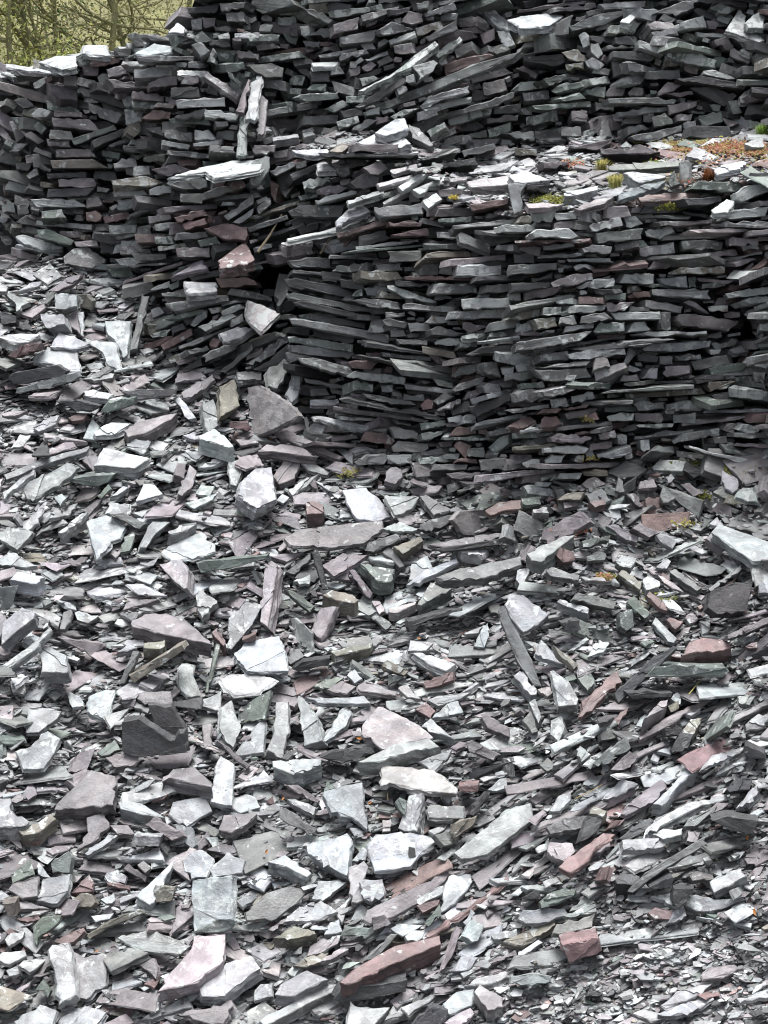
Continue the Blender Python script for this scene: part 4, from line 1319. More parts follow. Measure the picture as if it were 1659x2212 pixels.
S3r 1090 1090 1360 920 1659 700 1659 730 1400 920 1120 1100;thin red streak of slate rising right
S4r 1040 890 1190 850 1180 890 1080 940
S6w 1330 1090 1400 980 1480 1020 1440 1120 1400 1130
S5w 1340 1000 1390 910 1420 940 1370 1030
Sr5p 1200 1310 1300 1020 1330 1050 1280 1200 1220 1300;narrow mauve slate leaning beside the big rust-red slab
S4k 330 1220 350 1160 520 1090 550 1080 530 1140 420 1200
T6l 1520 1080 1659 1040 1659 1100 1540 1110
M6g 700 1250 880 1080 915 1080 780 1240
T4k 420 1250 450 1220 600 1150 600 1180 480 1240
S4b 240 1280 330 1230 470 1200 420 1260 330 1290
T9l 120 1470 160 1400 330 1310 470 1370 300 1450 250 1480
T9w 590 1690 610 1510 670 1550 870 1550 820 1610 740 1690;white ink-speckled slab at the bottom edge
T4w 1210 1530 1300 1450 1415 1430 1400 1540 1250 1600
T8k 1415 1450 1450 1400 1600 1490 1600 1550 1500 1570
T4k 1200 1659 1390 1550 1420 1590 1310 1690
M7d 980 1690 1150 1540 1240 1570 1230 1640 1150 1690;dark streaked slab at the bottom edge
T5l 830 1640 900 1520 970 1560 990 1600
S4w 1250 1320 1330 1220 1440 1230 1380 1310
M6n 1090 1010 1190 880 1200 920 1120 1030
M7n 550 1090 580 1030 740 1040 720 1080
S5l 440 1080 480 1000 540 980 560 1060
M6p 750 970 830 950 870 1010 760 1055
T4l 965 1090 1000 1060 1100 1045 1080 1100 980 1120
T8b 110 1100 250 1020 380 1060 390 1080 250 1110
S4k 820 340 870 340 870 410 820 415
S4w 1200 150 1260 140 1270 170 1250 230 1210 200
F10r 1310 120 1440 110 1440 150 1320 150
M7d 1380 300 1490 150 1520 160 1410 310
S4w 1500 140 1580 70 1659 60 1659 130 1560 150
M8n 900 220 930 190 975 210 970 310 930 280
T5l 1350 1410 1420 1360 1659 1310 1659 1360 1450 1410
S3p 1400 1310 1659 1180 1659 1210 1430 1310
S4l 0 1440 30 1400 110 1395 110 1480 0 1510
S3l 1070 1180 1100 1100 1130 1160 1090 1200
S4w 640 580 690 510 720 530 710 600 620 600
#23
S4w 590 200 720 65 820 105 740 160 620 205
S5p 700 300 780 210 970 75 1000 120 930 210 740 310;large mauve slab rising right on the lower right scree
T8w 910 235 1020 130 1100 40 1150 -10 1200 20 1090 100 1000 225 970 245;white bar with a dark broken end on the lower right scree
S4l 240 280 300 180 380 160 380 210 310 280
M9d 430 480 490 310 600 310 550 420 470 470;dark blocky post on the lower right scree
T6b 500 295 530 245 615 280 590 312
M8g 225 390 330 330 480 310 450 390 250 430
S7k 230 540 250 480 390 490 410 540 340 610 280 590;pinkish-white block beside the pink-red broken slab
T5r 300 640 340 600 480 500 590 420 670 430 650 470 540 520 500 600 380 680;pink-red broken slab on the lower right scree
S4p 490 540 580 470 660 460 640 510 540 550
S5l 710 470 960 455 1000 500 930 525 720 535;pale oblong slab on the lower right scree
T5w 910 430 980 395 1110 390 1100 430 980 460
S4l 860 440 930 330 1130 230 1390 165 1400 200 1200 260 960 380;long layered grey slab on the lower right scree
M7r 600 410 660 340 730 335 680 380
M7g 690 460 850 340 920 340 880 400 760 470
S5g 1110 380 1140 330 1330 240 1310 290 1180 380
F10d 1295 340 1400 310 1600 340 1580 390 1540 430 1400 400;dark layered block at the right edge of the lower scree
T4l 1300 305 1450 300 1659 330 1659 350 1450 340
M8d 1390 140 1460 60 1560 70 1540 140 1440 150
S4l 1450 270 1540 150 1600 90 1630 110 1540 230
M6g 745 800 860 680 1220 460 1270 490 1000 650 780 810;long thin grey plank on the lower right scree
T9d 670 720 700 680 830 700 800 760 680 750
Sl6l 1280 740 1330 700 1480 650 1520 700 1400 770 1310 810;pale block with round dark spots at the right
S4l 1120 890 1150 830 1400 850 1500 840 1400 900 1200 930
S4r 880 940 930 900 1050 930 1060 980 930 980
F10d 1035 860 1050 780 1180 780 1130 870 1080 920
F10d 890 770 1040 700 1030 760 900 795
S4w 900 830 1030 810 1040 890 950 850
S4l 40 980 80 920 340 905 360 940 240 1000 90 1010
M8n 180 870 250 810 420 780 400 830 290 880 190 910
M8d 60 840 160 790 190 850 70 870
T4l 60 770 160 755 290 780 250 800 100 790
S5g 370 930 480 835 540 870 440 920
S4l 330 960 540 880 550 930 380 970
S6g 260 1070 290 1010 540 940 520 1030 350 1080
S4b 0 1130 150 1030 290 980 260 1030 60 1150
F12r 325 1145 560 1100 580 1190 540 1210 370 1260 345 1200;rust-red block with lichen rings near the bottom right
T4w 330 1130 440 1060 540 1090 530 1110
T4w 0 1200 170 1110 200 1130 60 1230
M7l 0 1400 0 1350 150 1330 260 1350 240 1390 100 1410
T3p 1225 1345 1280 1290 1440 1270 1500 1300 1370 1360 1240 1370;flat mauve slab among small chips at the bottom right
T3l 960 1540 1100 1440 1300 1400 1220 1470 1000 1560
T3l 940 1600 1100 1530 1300 1470 1310 1500 1150 1590 1000 1610
T3l 780 1590 850 1560 1050 1610 900 1640
T3w 1450 1490 1659 1440 1659 1480 1480 1520
T3k 110 1659 200 1630 270 1640 230 1670
S4d 480 1480 510 1410 590 1460 560 1480
S5p 1150 700 1200 665 1300 690 1310 720 1170 730
S5p 1130 470 1140 410 1220 420 1200 480
S3l 1000 1010 1110 890 1130 960 1060 1000
'''
# ------------------------------------------------------------------ read the traced slates
TYPE = {'T': 65, 'S': 46, 'M': 27, 'F': 7}
DEFT = {'T': 6, 'S': 5, 'M': 7, 'F': 25}
items = []
cx_ = cy_ = 0
for line in DATA.strip().splitlines():
    if line[0] == '#': cx_, cy_ = int(line[1]), int(line[2]); continue
    body, _, phrase = line.partition(';')
    tok = body.split()
    mt = re.match(r'^([TSMF])([lr]?)(\d*)([a-z])$', tok[0])
    ty, yaw, th, c = mt.groups()
    px = np.array([float(t) for t in tok[1:]]).reshape(-1, 2)
    for ax in (0, 1):                       # stones noted up to a sheet's edge run on by their own amount
        for edge, sgn in ((0.0, -1), (1659.0, 1)):
            on = np.abs(px[:, ax] - edge) < 2
            if on.any():
                ext = rng.uniform(-.25, .55) * min(np.ptp(px[:, ax]), 140) if ax == 0 else rng.uniform(-.1, .25) * min(np.ptp(px[:, ax]), 120)
                px[on, ax] += sgn * ext + rng.normal(0, 5, on.sum())
    px = px / 3 + np.array([553.0 * cx_, 553.0 * cy_])
    a = abs(area2(px))
    if a < 8: continue
    zc = int(zone(*px.mean(0)))
    items.append(dict(ty=ty, yaw=yaw, th=float(th or DEFT[ty]) / 100 * (1.4 if zc in (0, 2) and float(th or DEFT[ty]) >= 6 else 1), c=c, px=px, phrase=phrase.strip(), area=a, cen=px.mean(0), wall=zc in (1, 3)))

occ = np.zeros((OH, OW), bool)
for it in items:
    yaw = {'': 0, 'l': -.55, 'r': .55}[it['yaw']] + rng.normal(0, .20 if it['wall'] and it['area'] < 1500 else .08)
    n = face_dir(R(TYPE[it['ty']] + rng.normal(2 if it['wall'] else 0, 4)), yaw)
    out = .0 if it['wall'] else min(.8 * it['th'], .11)       # a thick slab stands proud of the chips it lies on
    it['p3'], it['n'] = on_plane(it['px'], n, behind=.05 if it['wall'] else .02 - out, maxout=.22 if it['wall'] else .26)
    s, m = inside(it['px'])
    if s is not None: occ[s] |= m
    if not it['wall']:
        for f in (.5, .95):
            s, m = inside(project(it['p3'] - it['n'] * it['th'] * f))
            if s is not None: occ[s] |= m
VOIDS = [[(554, 588), (598, 570), (608, 596), (588, 630), (560, 628)], [(1598, 682), (1642, 690), (1634, 735), (1612, 768), (1600, 740)], [(590, 640), (600, 640), (606, 700), (598, 700)]]
blocks = [i for i in items if i['wall']]; loose = [i for i in items if not i['wall']]
for lst in (blocks, loose):
    lst.sort(key=lambda i: -i['area'] - (1e6 if i['phrase'] else 0))
    for j, i in enumerate(lst): i['own'] = j < 300

def in_photo(p): return 0 < p[0] < W and 0 < p[1] < H
# ------------------------------------------------------------------ words for the ones without a phrase of their own
COLN = {'g': 'grey', 'l': 'pale', 'w': 'white', 'p': 'mauve-grey', 'r': 'red', 'k': 'pinkish', 'n': 'greenish', 'd': 'dark', 'b': 'olive-brown'}
marks = [i for i in items if i['phrase']]
cut = [' in the ', ' at the ', ' on the ', ' of the ', ' lying ', ' beside ', ' near ', ' under ', ' below ', ' above ', ' along ', ' just ', ' jutting ', ' between ', ' standing ', ' low ', ' high ', ' leaning ', ' slanting ', ' rising ', ' behind ', ' sliding ']
def trim(p):
    best = p
    for c in cut:
        j = p.find(c)
        if j > 0:
            q = p[:j]
            if len(q.split()) >= 3 and sum(1 for o in marks if o['phrase'].startswith(q) or (' ' + q + ' ') in o['phrase']) == 1 and len(q) < len(best): best = q
    return best
for i in marks: i['short'] = trim(i['phrase'])
def shape_word(it):
    e = np.linalg.norm(np.roll(it['px'], -1, 0) - it['px'], axis=1)
    q = it['px'] - it['cen']; u, s_, _ = np.linalg.svd(q, full_matrices=False)
    asp = s_[0] / max(s_[1], 1e-6)
    if len(q) == 3: return 'three-cornered'
    if asp > 5: return 'narrow'
    if asp > 3: return 'long'
    return 'squat' if asp < 1.6 else ''
used = set()
DIRS = ['right of', 'above and right of', 'above', 'above and left of', 'left of', 'below and left of', 'below', 'below and right of']
todo = sorted([i for i in items if i.get('own') and not i['phrase']], key=lambda i: min(np.hypot(*(i['cen'] - m_['cen'])) for m_ in marks))
for it in todo:
    near = sorted(marks, key=lambda m_: np.hypot(*(it['cen'] - m_['cen'])))[:40]
    noun = 'block' if it['wall'] else 'slate'
    done = False
    for rank in ('just', 'second', 'third'):
        for m_ in near[:(8 if rank == 'just' else 14)]:
            v = it['cen'] - m_['cen']
            if rank != 'just' and np.hypot(*v) > 220: continue
            k_ = int(round(math.degrees(math.atan2(-v[1], v[0])) / 45)) % 8
            key = (m_['short'], k_, rank)
            if key in used or (rank != 'just' and (m_['short'], k_, 'just') not in used): continue
            if rank == 'third' and (m_['short'], k_, 'second') not in used: continue
            adj = [COLN[it['c']]]; sw = shape_word(it)
            txt = ([sw] if sw else []) + adj + [noun] + ([rank] if rank == 'just' else [rank, 'one']) + [DIRS[k_], 'the', m_['short']]
            words = ' '.join(txt).split()
            if len(words) > 16 and sw: words = words[1:]
            if len(words) > 16: continue
            used.add(key); it['label'] = ' '.join(words); done = True; break
        if done: break
    if not done: it['own'] = False
for i in marks: i['label'] = i['phrase']

# ------------------------------------------------------------------ build the traced slates
rest_blocks, rest_loose = Bag(), Bag()
def build_item(it, bag):
    p3, n = it['p3'], it['n']
    th = it['th'] * (1 if not it['wall'] else rng.uniform(.8, 1.1))
    lich = LICH[it['c']] * rng.uniform(.5, 1.35) * (1.7 if it['wall'] else 1)
    slab(bag, p3, n, th, tint_of(it['c'], .10), lich, layers=4 if it['area'] > 900 else 3, seg=.035, flaky=(.6 if it['area'] > 700 else .3) if not it['wall'] else .2)
    return p3.mean(0)
for it in items:
    if it['own']:
        b = Bag(); o = build_item(it, b)
        nm = 'slate_block' if it['wall'] else 'loose_slate'
        me = b.mesh(nm, SLATE, o)
        link(nm, me, o, label=it['label'], category='slate block' if it['wall'] else 'loose slate',
             group='slate blocks stacked in the dry stone walls' if it['wall'] else 'loose slates on the scree and ledge')
    else:
        build_item(it, rest_blocks if it['wall'] else rest_loose)

# ------------------------------------------------------------------ the rest of the courses in the walls
def pick(w, x=None, y=None):
    ks = list(w); p = np.array([w[k_] for k_ in ks], float)
    if x is not None:                       # colours run in seams
        p[ks.index('r')] *= 3.2 if N2(x / 75, y / 45) > .42 else .25
        p[ks.index('n')] *= 2.2 if N3(x / 95, y / 60) > .25 else .45
        p[ks.index('p')] *= 1.8 if N1(x / 85, y / 55) > .2 else .7
    return ks[rng.choice(len(ks), p=p / p.sum())]
CW = {'g': 34, 'l': 14, 'p': 20, 'r': 7, 'k': 3, 'n': 12, 'd': 16, 'b': 7, 'w': 2}
def quad(x, y, Lx, h, th):
    a = rng.uniform(-.16, .16, 4) * h; sk = rng.normal(0, .22, 2) * h
    q = np.array([[-Lx / 2 + sk[0], h / 2 + a[0]], [Lx / 2 + sk[1], h / 2 + a[1]], [Lx / 2 - sk[1] * .6, -h / 2 + a[2]], [-Lx / 2 - sk[0] * .6, -h / 2 + a[3]]])
    if rng.random() < .3:                     # a knocked-off corner
        j = rng.integers(4); t = rng.uniform(.15, .45)
        q = np.insert(q, j + 1, q[j] + (q[(j + 1) % 4] - q[j]) * t, 0); q[j] = q[j] + (q[j - 1] - q[j]) * rng.uniform(.2, .5) * (1 if rng.random() < .5 else .4)
    c, s = math.cos(-th), math.sin(-th)
    return q @ np.array([[c, s], [-s, c]]) + [x, y]
def wall_fill(occ, passes, push, bag, front):
    n_ = 0
    for vd in VOIDS:
        s, m = inside(np.array(vd, float)); occ[s] |= m
    for (cnt, L0, L1, h0, h1, tol) in passes:
        cnt = int(cnt * 1.35); xs = rng.uniform(-280, W + 280, cnt); ys = rng.uniform(-130, 1075, cnt)
        zs = zone(xs, ys)
        ok = (zs == 1) | (zs == 3)
        for x, y, z in zip(xs[ok], ys[ok], zs[ok]):
            big = 1.0 if y > 430 else .9
            L = math.exp(rng.uniform(math.log(L0), math.log(L1))) * big; h = min(rng.uniform(h0, h1) * (1.0 if y > 430 else 1.3), L * .75)
            th = R(flow(x, y) + rng.normal(0, 4 if rng.random() < (.82 if y > 430 else .66) else 17))
            q = quad(x, y, L, h, th)
            s, m = inside((q - [x, y]) * [1 + 5 / L, 1 + 3.2 / h] + [x, y])
            if s is None: continue
            tot = m.sum()
            if tot < 4 or (occ[s] & m).sum() > tol * tot: continue
            occ[s] |= m
            n = face_dir(R(rng.normal(7, 9)), rng.normal(0, .32))
            p3, n = on_plane(q, n, behind=push + abs(rng.normal(0, .06)), maxout=.10 - push)
            c = pick(CW, x, y)
            slab(bag, p3, n, rng.uniform(.14, .26), tint_of(c), LICH[c] * rng.uniform(.3, 1.9), layers=2)
            n_ += 1
    return n_
o1 = occ.copy()
na = wall_fill(o1, [(4500, 90, 230, 6, 13, .06), (6000, 70, 170, 15, 24, .08), (9000, 40, 100, 11, 22, .08), (14000, 22, 60, 8, 15, .08), (14000, 12, 32, 5, 10, .08)], .06, rest_blocks, True)
o2 = np.zeros_like(occ)
nb = wall_fill(o2, [(3500, 60, 160, 14, 26, .15), (5000, 35, 80, 10, 20, .15)], .27, rest_blocks, False)

# ------------------------------------------------------------------ loose slates between the traced ones
def shard(el):
    """a splintered plate: mostly straight sides, a slanting end or two"""
    j = lambda a: rng.uniform(-a, a)
    q = [[-el + j(.5), 1 + j(.3)], [el + j(.6), 1 + j(.45)], [el + j(.9), -1 + j(.45)], [-el + j(.8), -1 + j(.3)]]
    r_ = rng.random()
    if r_ < .25: q.pop(rng.integers(4))
    elif r_ < .6:
        i = rng.integers(4); a, b = np.array(q[i]), np.array(q[(i + 1) % 4]); z = np.array(q[i - 1])
        q[i:i + 1] = [list(a + (z - a) * rng.uniform(.2, .5)), list(a + (b - a) * rng.uniform(.15, .45))]
    return np.array(q, float)[::-1] * .82
def blob(el, k_):
    a = np.sort(rng.uniform(0, 2 * math.pi, k_)) ; a = (np.arange(k_) + rng.uniform(-.36, .36, k_)) / k_ * 2 * math.pi
    r_ = rng.uniform(.72, 1.12, k_)
    return np.stack([np.cos(a) * r_ * el, np.sin(a) * r_], -1)
CS = {'g': 24, 'l': 32, 'p': 22, 'r': 3, 'k': 6, 'n': 3, 'd': 6, 'b': 1.2, 'w': 12}
def edgewise(x, y):
    return max(math.exp(-((x - a) / c) ** 2 - ((y - b) / d) ** 2) for a, b, c, d in THIN)
def scree_fill(occ, passes, bag):
    n_ = 0
    for (cnt, r0, r1, tol, behind) in passes:
        cnt = int(cnt * 1.25); xs = rng.uniform(-285, W + 285, cnt); ys = rng.uniform(250, H + 200, cnt)
        zs = zone(xs, ys); ok = (zs == 0) | (zs == 2)
        for x, y, z in zip(xs[ok], ys[ok], zs[ok]):
            if y > 1965 + (W - x) * .28 and x > 1050 and (r1 > .1 or rng.random() < .75): continue
            r_ = math.exp(rng.uniform(math.log(r0), math.log(r1)))
            el = rng.uniform(1.2, 3.4) if x < 900 or y < 1250 else rng.uniform(2.2, 7.0)
            r_ /= math.sqrt(el) * .8
            n0 = normal_at(x, y)
            e = edgewise(x, y)
            if e > .35 and r1 > .06: continue
            n = n0 * .45 + np.array([rng.normal(0, .17), -.10 + rng.normal(0, .17), .62 + .5 * e])
            if rng.random() < .12 and e < .3: n = n0 + rng.normal(0, .45, 3)
            bank = z == 0 and x > 960 and y < FOOT(x) + 120
            if bank: n = face_dir(R(rng.normal(24, 14)), rng.normal(0, .5)); el = rng.uniform(1.2, 2.6); r_ *= 1.1
            n /= np.linalg.norm(n)
            d = rays(x, y); d = d / np.linalg.norm(d)
            if -(n @ d) < .18: n = n - d * (.22 + (n @ d)) ; n /= np.linalg.norm(n)
            fa = R(flow(x, y) + rng.normal(0, 24 if y < 1500 or x < 800 else 13))
            al = np.array([math.cos(fa), 0, 0]) + UPV * math.sin(fa)
            # the direction in the face that looks inclined by the flow angle
            al = al - d * ((al @ n) / (d @ n))
            X, Y, N = frame(n, al)
            q2 = (shard(el) if rng.random() < .8 else blob(el, rng.integers(4, 7))) * r_
            c = point(x, y, behind + rng.normal(0, .015))
            p3 = c + q2[:, :1] * X + q2[:, 1:] * Y
            px = project(p3)
            s, m = inside(px)
            if s is None: continue
            tot = m.sum()
            if tot < 2 or (occ[s] & m).sum() > tol * tot: continue
            occ[s] |= m
            cc = pick(CW if bank else CS, x, y)
            th = rng.uniform(.05, .10) if bank else min(math.exp(rng.uniform(math.log(.008), math.log(.045))), r_ * .7)
            slab(bag, p3, N, th, tint_of(cc), LICH[cc] * rng.uniform(.2, 1.2), seg=.04, amp=.003, layers=2, flaky=.3 if r_ > .08 else 0, rough=.009)
            n_ += 1
    return n_
o3 = occ.copy()
nc = scree_fill(o3, [(2200, .09, .17, .12, .01), (9000, .05, .11, .30, .025), (14000, .026, .06, .32, .045)], rest_loose)
SOLID = o3
print('fill', na, nb, nc)

# ------------------------------------------------------------------ chips: the small stuff between
def chips(cnt):
    xs = rng.uniform(-290, W + 290, cnt); ys = rng.uniform(240, H + 260, cnt)
    xs[:cnt // 5] = rng.uniform(1000, W + 100, cnt // 5); ys[:cnt // 5] = rng.uniform(1880, H + 80, cnt // 5)
    z = zone(xs, ys); keep = (z == 0) | (z == 2)
    keep |= (z == 1) & (ys > FOOT(xs) - 14)
    hit = occ[np.clip((ys / 2 + 150).astype(int), 0, OH - 1), np.clip((xs / 2 + 150).astype(int), 0, OW - 1)]
    keep &= ~hit | (rng.random(cnt) < .012)
    xs, ys = xs[keep], ys[keep]
    n = len(xs)
    n0 = normal_at(xs, ys)
    up = np.zeros((n, 3)); up[:, 2] = .62
    ed = np.array([edgewise(x, y) for x, y in zip(xs, ys)])
    up[:, 2] += .9 * ed
    nn = n0 * (.5 - .35 * ed[:, None]) + up + rng.normal(0, 1, (n, 3)) * (.26 - .14 * ed[:, None])
    nn[:, 1] -= .08
    nn /= np.linalg.norm(nn, axis=1, keepdims=True)
    d = rays(xs, ys); d /= np.linalg.norm(d, axis=1, keepdims=True)
    dot = -(nn * d).sum(1)
    fix = dot < .10
    nn[fix] -= d[fix] * (.14 - dot[fix])[:, None]; nn /= np.linalg.norm(nn, axis=1, keepdims=True)
    fa = np.radians(np.array([flow(x, y) for x, y in zip(xs, ys)]) + rng.normal(0, 22, n))
    al = np.stack([np.cos(fa), np.zeros(n), np.zeros(n)], -1) + UPV * np.sin(fa)[:, None]
    al = al - d * ((al * nn).sum(1) / (d * nn).sum(1))[:, None]
    al /= np.linalg.norm(al, axis=1, keepdims=True)
    yy = np.cross(nn, al)
    size = np.exp(rng.uniform(math.log(.008), math.log(.034), n))
    size *= np.where((xs > 1130) & (ys > 1880), .95, 1.0)
    elg = rng.uniform(1.1, 3.2, n) * (1 + 1.2 * ed)
    th = size * rng.uniform(.16, .5, n)
    K = 5
    a = (np.arange(K) + rng.uniform(-.38, .38, (n, K))) / K * 2 * np.pi
    r_ = rng.uniform(.6, 1.15, (n, K)) * size[:, None]
    u = np.cos(a) * r_ * elg[:, None]; v = np.sin(a) * r_
    c = EYE + rays(xs, ys) * (depth(xs, ys) + .10 - np.abs(rng.normal(0, .038, n)))[:, None]
    top = c[:, None] + u[..., None] * al[:, None] + v[..., None] * yy[:, None]
    bot = top - nn[:, None] * th[:, None, None]
    V = np.concatenate([top, bot], 1).reshape(-1, 3)
    base = np.arange(n)[:, None] * 2 * K
    faces = []
    topf = (base + np.arange(K)).tolist()
    i = np.arange(K); j = (i + 1) % K
    side = np.stack([i, i + K, j + K, j], -1)
    sides = (base[:, :, None] + side[None]).reshape(-1, 4).tolist()
    ks = list(CS); p = np.array([CS[k_] for k_ in ks], float)
    tint = np.array([PAL[k_] for k_ in ks])[rng.choice(len(ks), n, p=p / p.sum())] * np.exp(rng.normal(-.20, .30, (n, 1)))
    tint = tint * np.where((ys > 1960 + (W - xs) * .26) & (xs > 1050), 1.3, 1.0)[:, None]       # the fine chips in the lower right corner are tinted paler
    tint = np.concatenate([tint, rng.uniform(0, .5, (n, 1))], 1)
    g = np.stack([np.concatenate([u, u], 1), np.concatenate([v, v], 1), np.concatenate([0 * u, 0 * u - th[:, None]], 1)], -1) + rng.uniform(-30, 30, (n, 1, 3))
    me = bpy.data.meshes.new('slate_chips')
    me.from_pydata(V.tolist(), [], topf + sides)
    aa = me.attributes.new('tint', 'FLOAT_COLOR', 'POINT'); aa.data.foreach_set('color', np.repeat(tint, 2 * K, 0).astype(np.float32).ravel())
    bb = me.attributes.new('grain', 'FLOAT_VECTOR', 'POINT'); bb.data.foreach_set('vector', g.reshape(-1, 3).astype(np.float32).ravel())
    me.materials.append(SLATE)
    return me, n
me, nch = chips(CHIPS)
print('chips', nch)
link('slate_chips', me, kind='stuff', label='small grey slate chips filling the gaps between the larger slates', category='slate chips')
link('packed_slates', rest_blocks.mesh('packed_slates', SLATE), kind='stuff', label='smaller slate blocks packed between the larger ones in the walls', category='slate blocks')
link('scattered_slates', rest_loose.mesh('scattered_slates', SLATE), kind='stuff', label='smaller loose slates scattered over the scree', category='loose slates')

# ------------------------------------------------------------------ the body of the tip
gx = np.arange(-300, 1961, 20.0); gy = np.arange(2560, -161, -10.0)
TX, TY = np.meshgrid(gx, gy)
zz = zone(TX, TY)
wallish = sig(FOOT(TX) - TY, 8)
P3 = EYE + rays(TX, TY) * (depth(TX, TY) + .12 + .30 * wallish)[..., None]
idx = -np.ones(TX.shape, int); verts = []; faces = []
for j in range(len(gy)):
    for i in range(len(gx)):
        if zz[j, i] >= 0: idx[j, i] = len(verts); verts.append(P3[j, i])
tops = []
for i in range(len(gx)):
    js = [j for j in range(len(gy)) if idx[j, i] >= 0]
    tops.append(js[-1])
for j in range(len(gy) - 1):
    for i in range(len(gx) - 1):
        q = [idx[j, i], idx[j, i + 1], idx[j + 1, i + 1], idx[j + 1, i]]
        if min(q) >= 0: faces.append(q)
# the tip carries on behind its skyline and falls away
prev = None
for i in range(len(gx)):
    p = P3[tops[i], i]
    a = len(verts); verts.append(p + np.array([0, 1.6, .05])); verts.append(p + np.array([0, 5.0, -4.5]))
    cur = (idx[tops[i], i], a, a + 1)
    if prev is not None:
        faces.append([prev[0], cur[0], cur[1], prev[1]]); faces.append([prev[1], cur[1], cur[2], prev[2]])
    prev = cur
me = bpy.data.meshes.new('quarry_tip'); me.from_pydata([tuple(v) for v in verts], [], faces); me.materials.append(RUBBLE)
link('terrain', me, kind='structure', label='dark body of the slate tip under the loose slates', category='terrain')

# flat slates along the top of the left skyline
sk = Bag()
for k_ in range(150):
    x = rng.uniform(-60, 405); y = float(LIP(x)) + rng.uniform(-3, 10)
    p = point(x, y, .05) + np.array([0, rng.uniform(0, 1.0), 0]) + np.array([0, 0, rng.uniform(-.02, .03)])
    n = face_dir(R(72 + rng.normal(0, 7)), rng.normal(0, .5)); X, Y, N = frame(n, np.array([1.0, rng.normal(0, .3), 0]))
    q2 = blob(rng.uniform(1.3, 3), rng.integers(4, 7)) * rng.uniform(.04, .11)
    cc = pick({'l': 3, 'w': 3, 'g': 2, 'p': 1}); slab(sk, p + q2[:, :1] * X + q2[:, 1:] * Y, N, rng.uniform(.015, .04), tint_of(cc), .4, layers=2)
link('skyline_slates', sk.mesh('skyline_slates', SLATE), kind='stuff', label='thin slates strewn along the top of the left wall', category='loose slates')
# ------------------------------------------------------------------ the wooded hillside behind
def at(x, y, dist):
    """the place DIST metres ahead that the photo shows at x, y"""
    return EYE + rays(x, y) * dist
hv, hf = [], []
hx = np.linspace(-26, 26, 60); hy = np.linspace(20, 75, 50)
for j, y in enumerate(hy):
    for i, x in enumerate(hx):
        z = 2.2 + max(0, y - 23) * .42 + .5 * float(N1(x / 4, y / 4)) + .25 * float(N2(x / 1.3, y / 1.3)) - .03 * x
        hv.append((x, y, z))
for j in range(len(hy) - 1):
    for i in range(len(hx) - 1):
        a = j * len(hx) + i; hf.append((a, a + 1, a + 1 + len(hx), a + len(hx)))
me = bpy.data.meshes.new('hill'); me.from_pydata(hv, [], hf); me.materials.append(HILLM)
for p in me.polygons: p.use_smooth = True
link('hill', me, kind='structure', label='leaf-strewn wooded hillside rising behind the slate tip', category='hill')
def hill_z(x, y): return 2.2 + max(0, y - 23) * .42 + .5 * float(N1(x / 4, y / 4)) + .25 * float(N2(x / 1.3, y / 1.3)) - .03 * x

def tube(bag, pts, rad, k_=6):
    pts = [np.array(p, float) for p in pts]
    v, f = [], []
    ref = np.array([.3, .2, 1.0])
    for i, p in enumerate(pts):
        t = pts[min(i + 1, len(pts) - 1)] - pts[max(i - 1, 0)]; t /= np.linalg.norm(t) + 1e-9
        a = np.cross(t, ref if abs(t[2]) < .9 else np.array([1.0, 0, 0])); a /= np.linalg.norm(a); b = np.cross(t, a)
        for s in range(k_):
            w = 2 * math.pi * s / k_; v.append(p + (a * math.cos(w) + b * math.sin(w)) * rad[i])
    for i in range(len(pts) - 1):
        for s in range(k_):
            a, b = i * k_ + s, i * k_ + (s + 1) % k_; f.append([a, b, b + k_, a + k_])
    f.append(list(range((len(pts) - 1) * k_, len(pts) * k_)))
    bag.add(v, f, (.1, .1, .05, 1), np.zeros((len(v), 3)))
def leaf_bag(bag, centre, spread, cnt, size, cols, flat=False):
    for _ in range(cnt):
        p = centre + rng.normal(0, 1, 3) * spread
        n = rng.normal(0, 1, 3); n[2] = abs(n[2]) + .4
        X, Y, N = frame(n, rng.normal(0, 1, 3)); s = size * rng.uniform(.6, 1.4)
        q = np.array([[-1, 0], [-.2, -.5], [1, 0], [-.1, .55]]) * s
        c = np.array(cols[rng.integers(len(cols))]) * rng.uniform(.7, 1.3)
        bag.add(p + q[:, :1] * X + q[:, 1:] * Y + np.array([[0], [0], [0], [.1 * s]]) * N, [[0, 1, 2, 3]], (*c, 1), np.zeros((4, 3)))
def limb(bag, p, d, length, r_, depth_, ends):
    n_ = 6; pts = [p]; d = d / np.linalg.norm(d)
    for _ in range(n_):
        d = d + rng.normal(0, .20, 3) + np.array([0, 0, .05]); d /= np.linalg.norm(d); pts.append(pts[-1] + d * length / n_)
    tube(bag, pts, [r_ * (1 - .7 * i / n_) for i in range(n_ + 1)], 6 if r_ > .03 else 4)
    ends.append(pts[-1])
    if depth_ > 0:
        for i in range(1, n_ + 1):
            if rng.random() < .8:
                e = d + rng.normal(0, .8, 3); e[2] = abs(e[2]) * .6
                limb(bag, pts[i], e, length * rng.uniform(.4, .65), r_ * (1 - .7 * i / n_) * .7, depth_ - 1, ends)
YG = [(.30, .33, .09), (.24, .275, .09), (.31, .315, .11), (.18, .21, .08)]
OL = [(.22, .215, .10), (.25, .235, .11), (.17, .18, .08), (.21, .175, .10)]
GR = [(.05, .085, .03), (.07, .11, .04), (.04, .06, .025)]
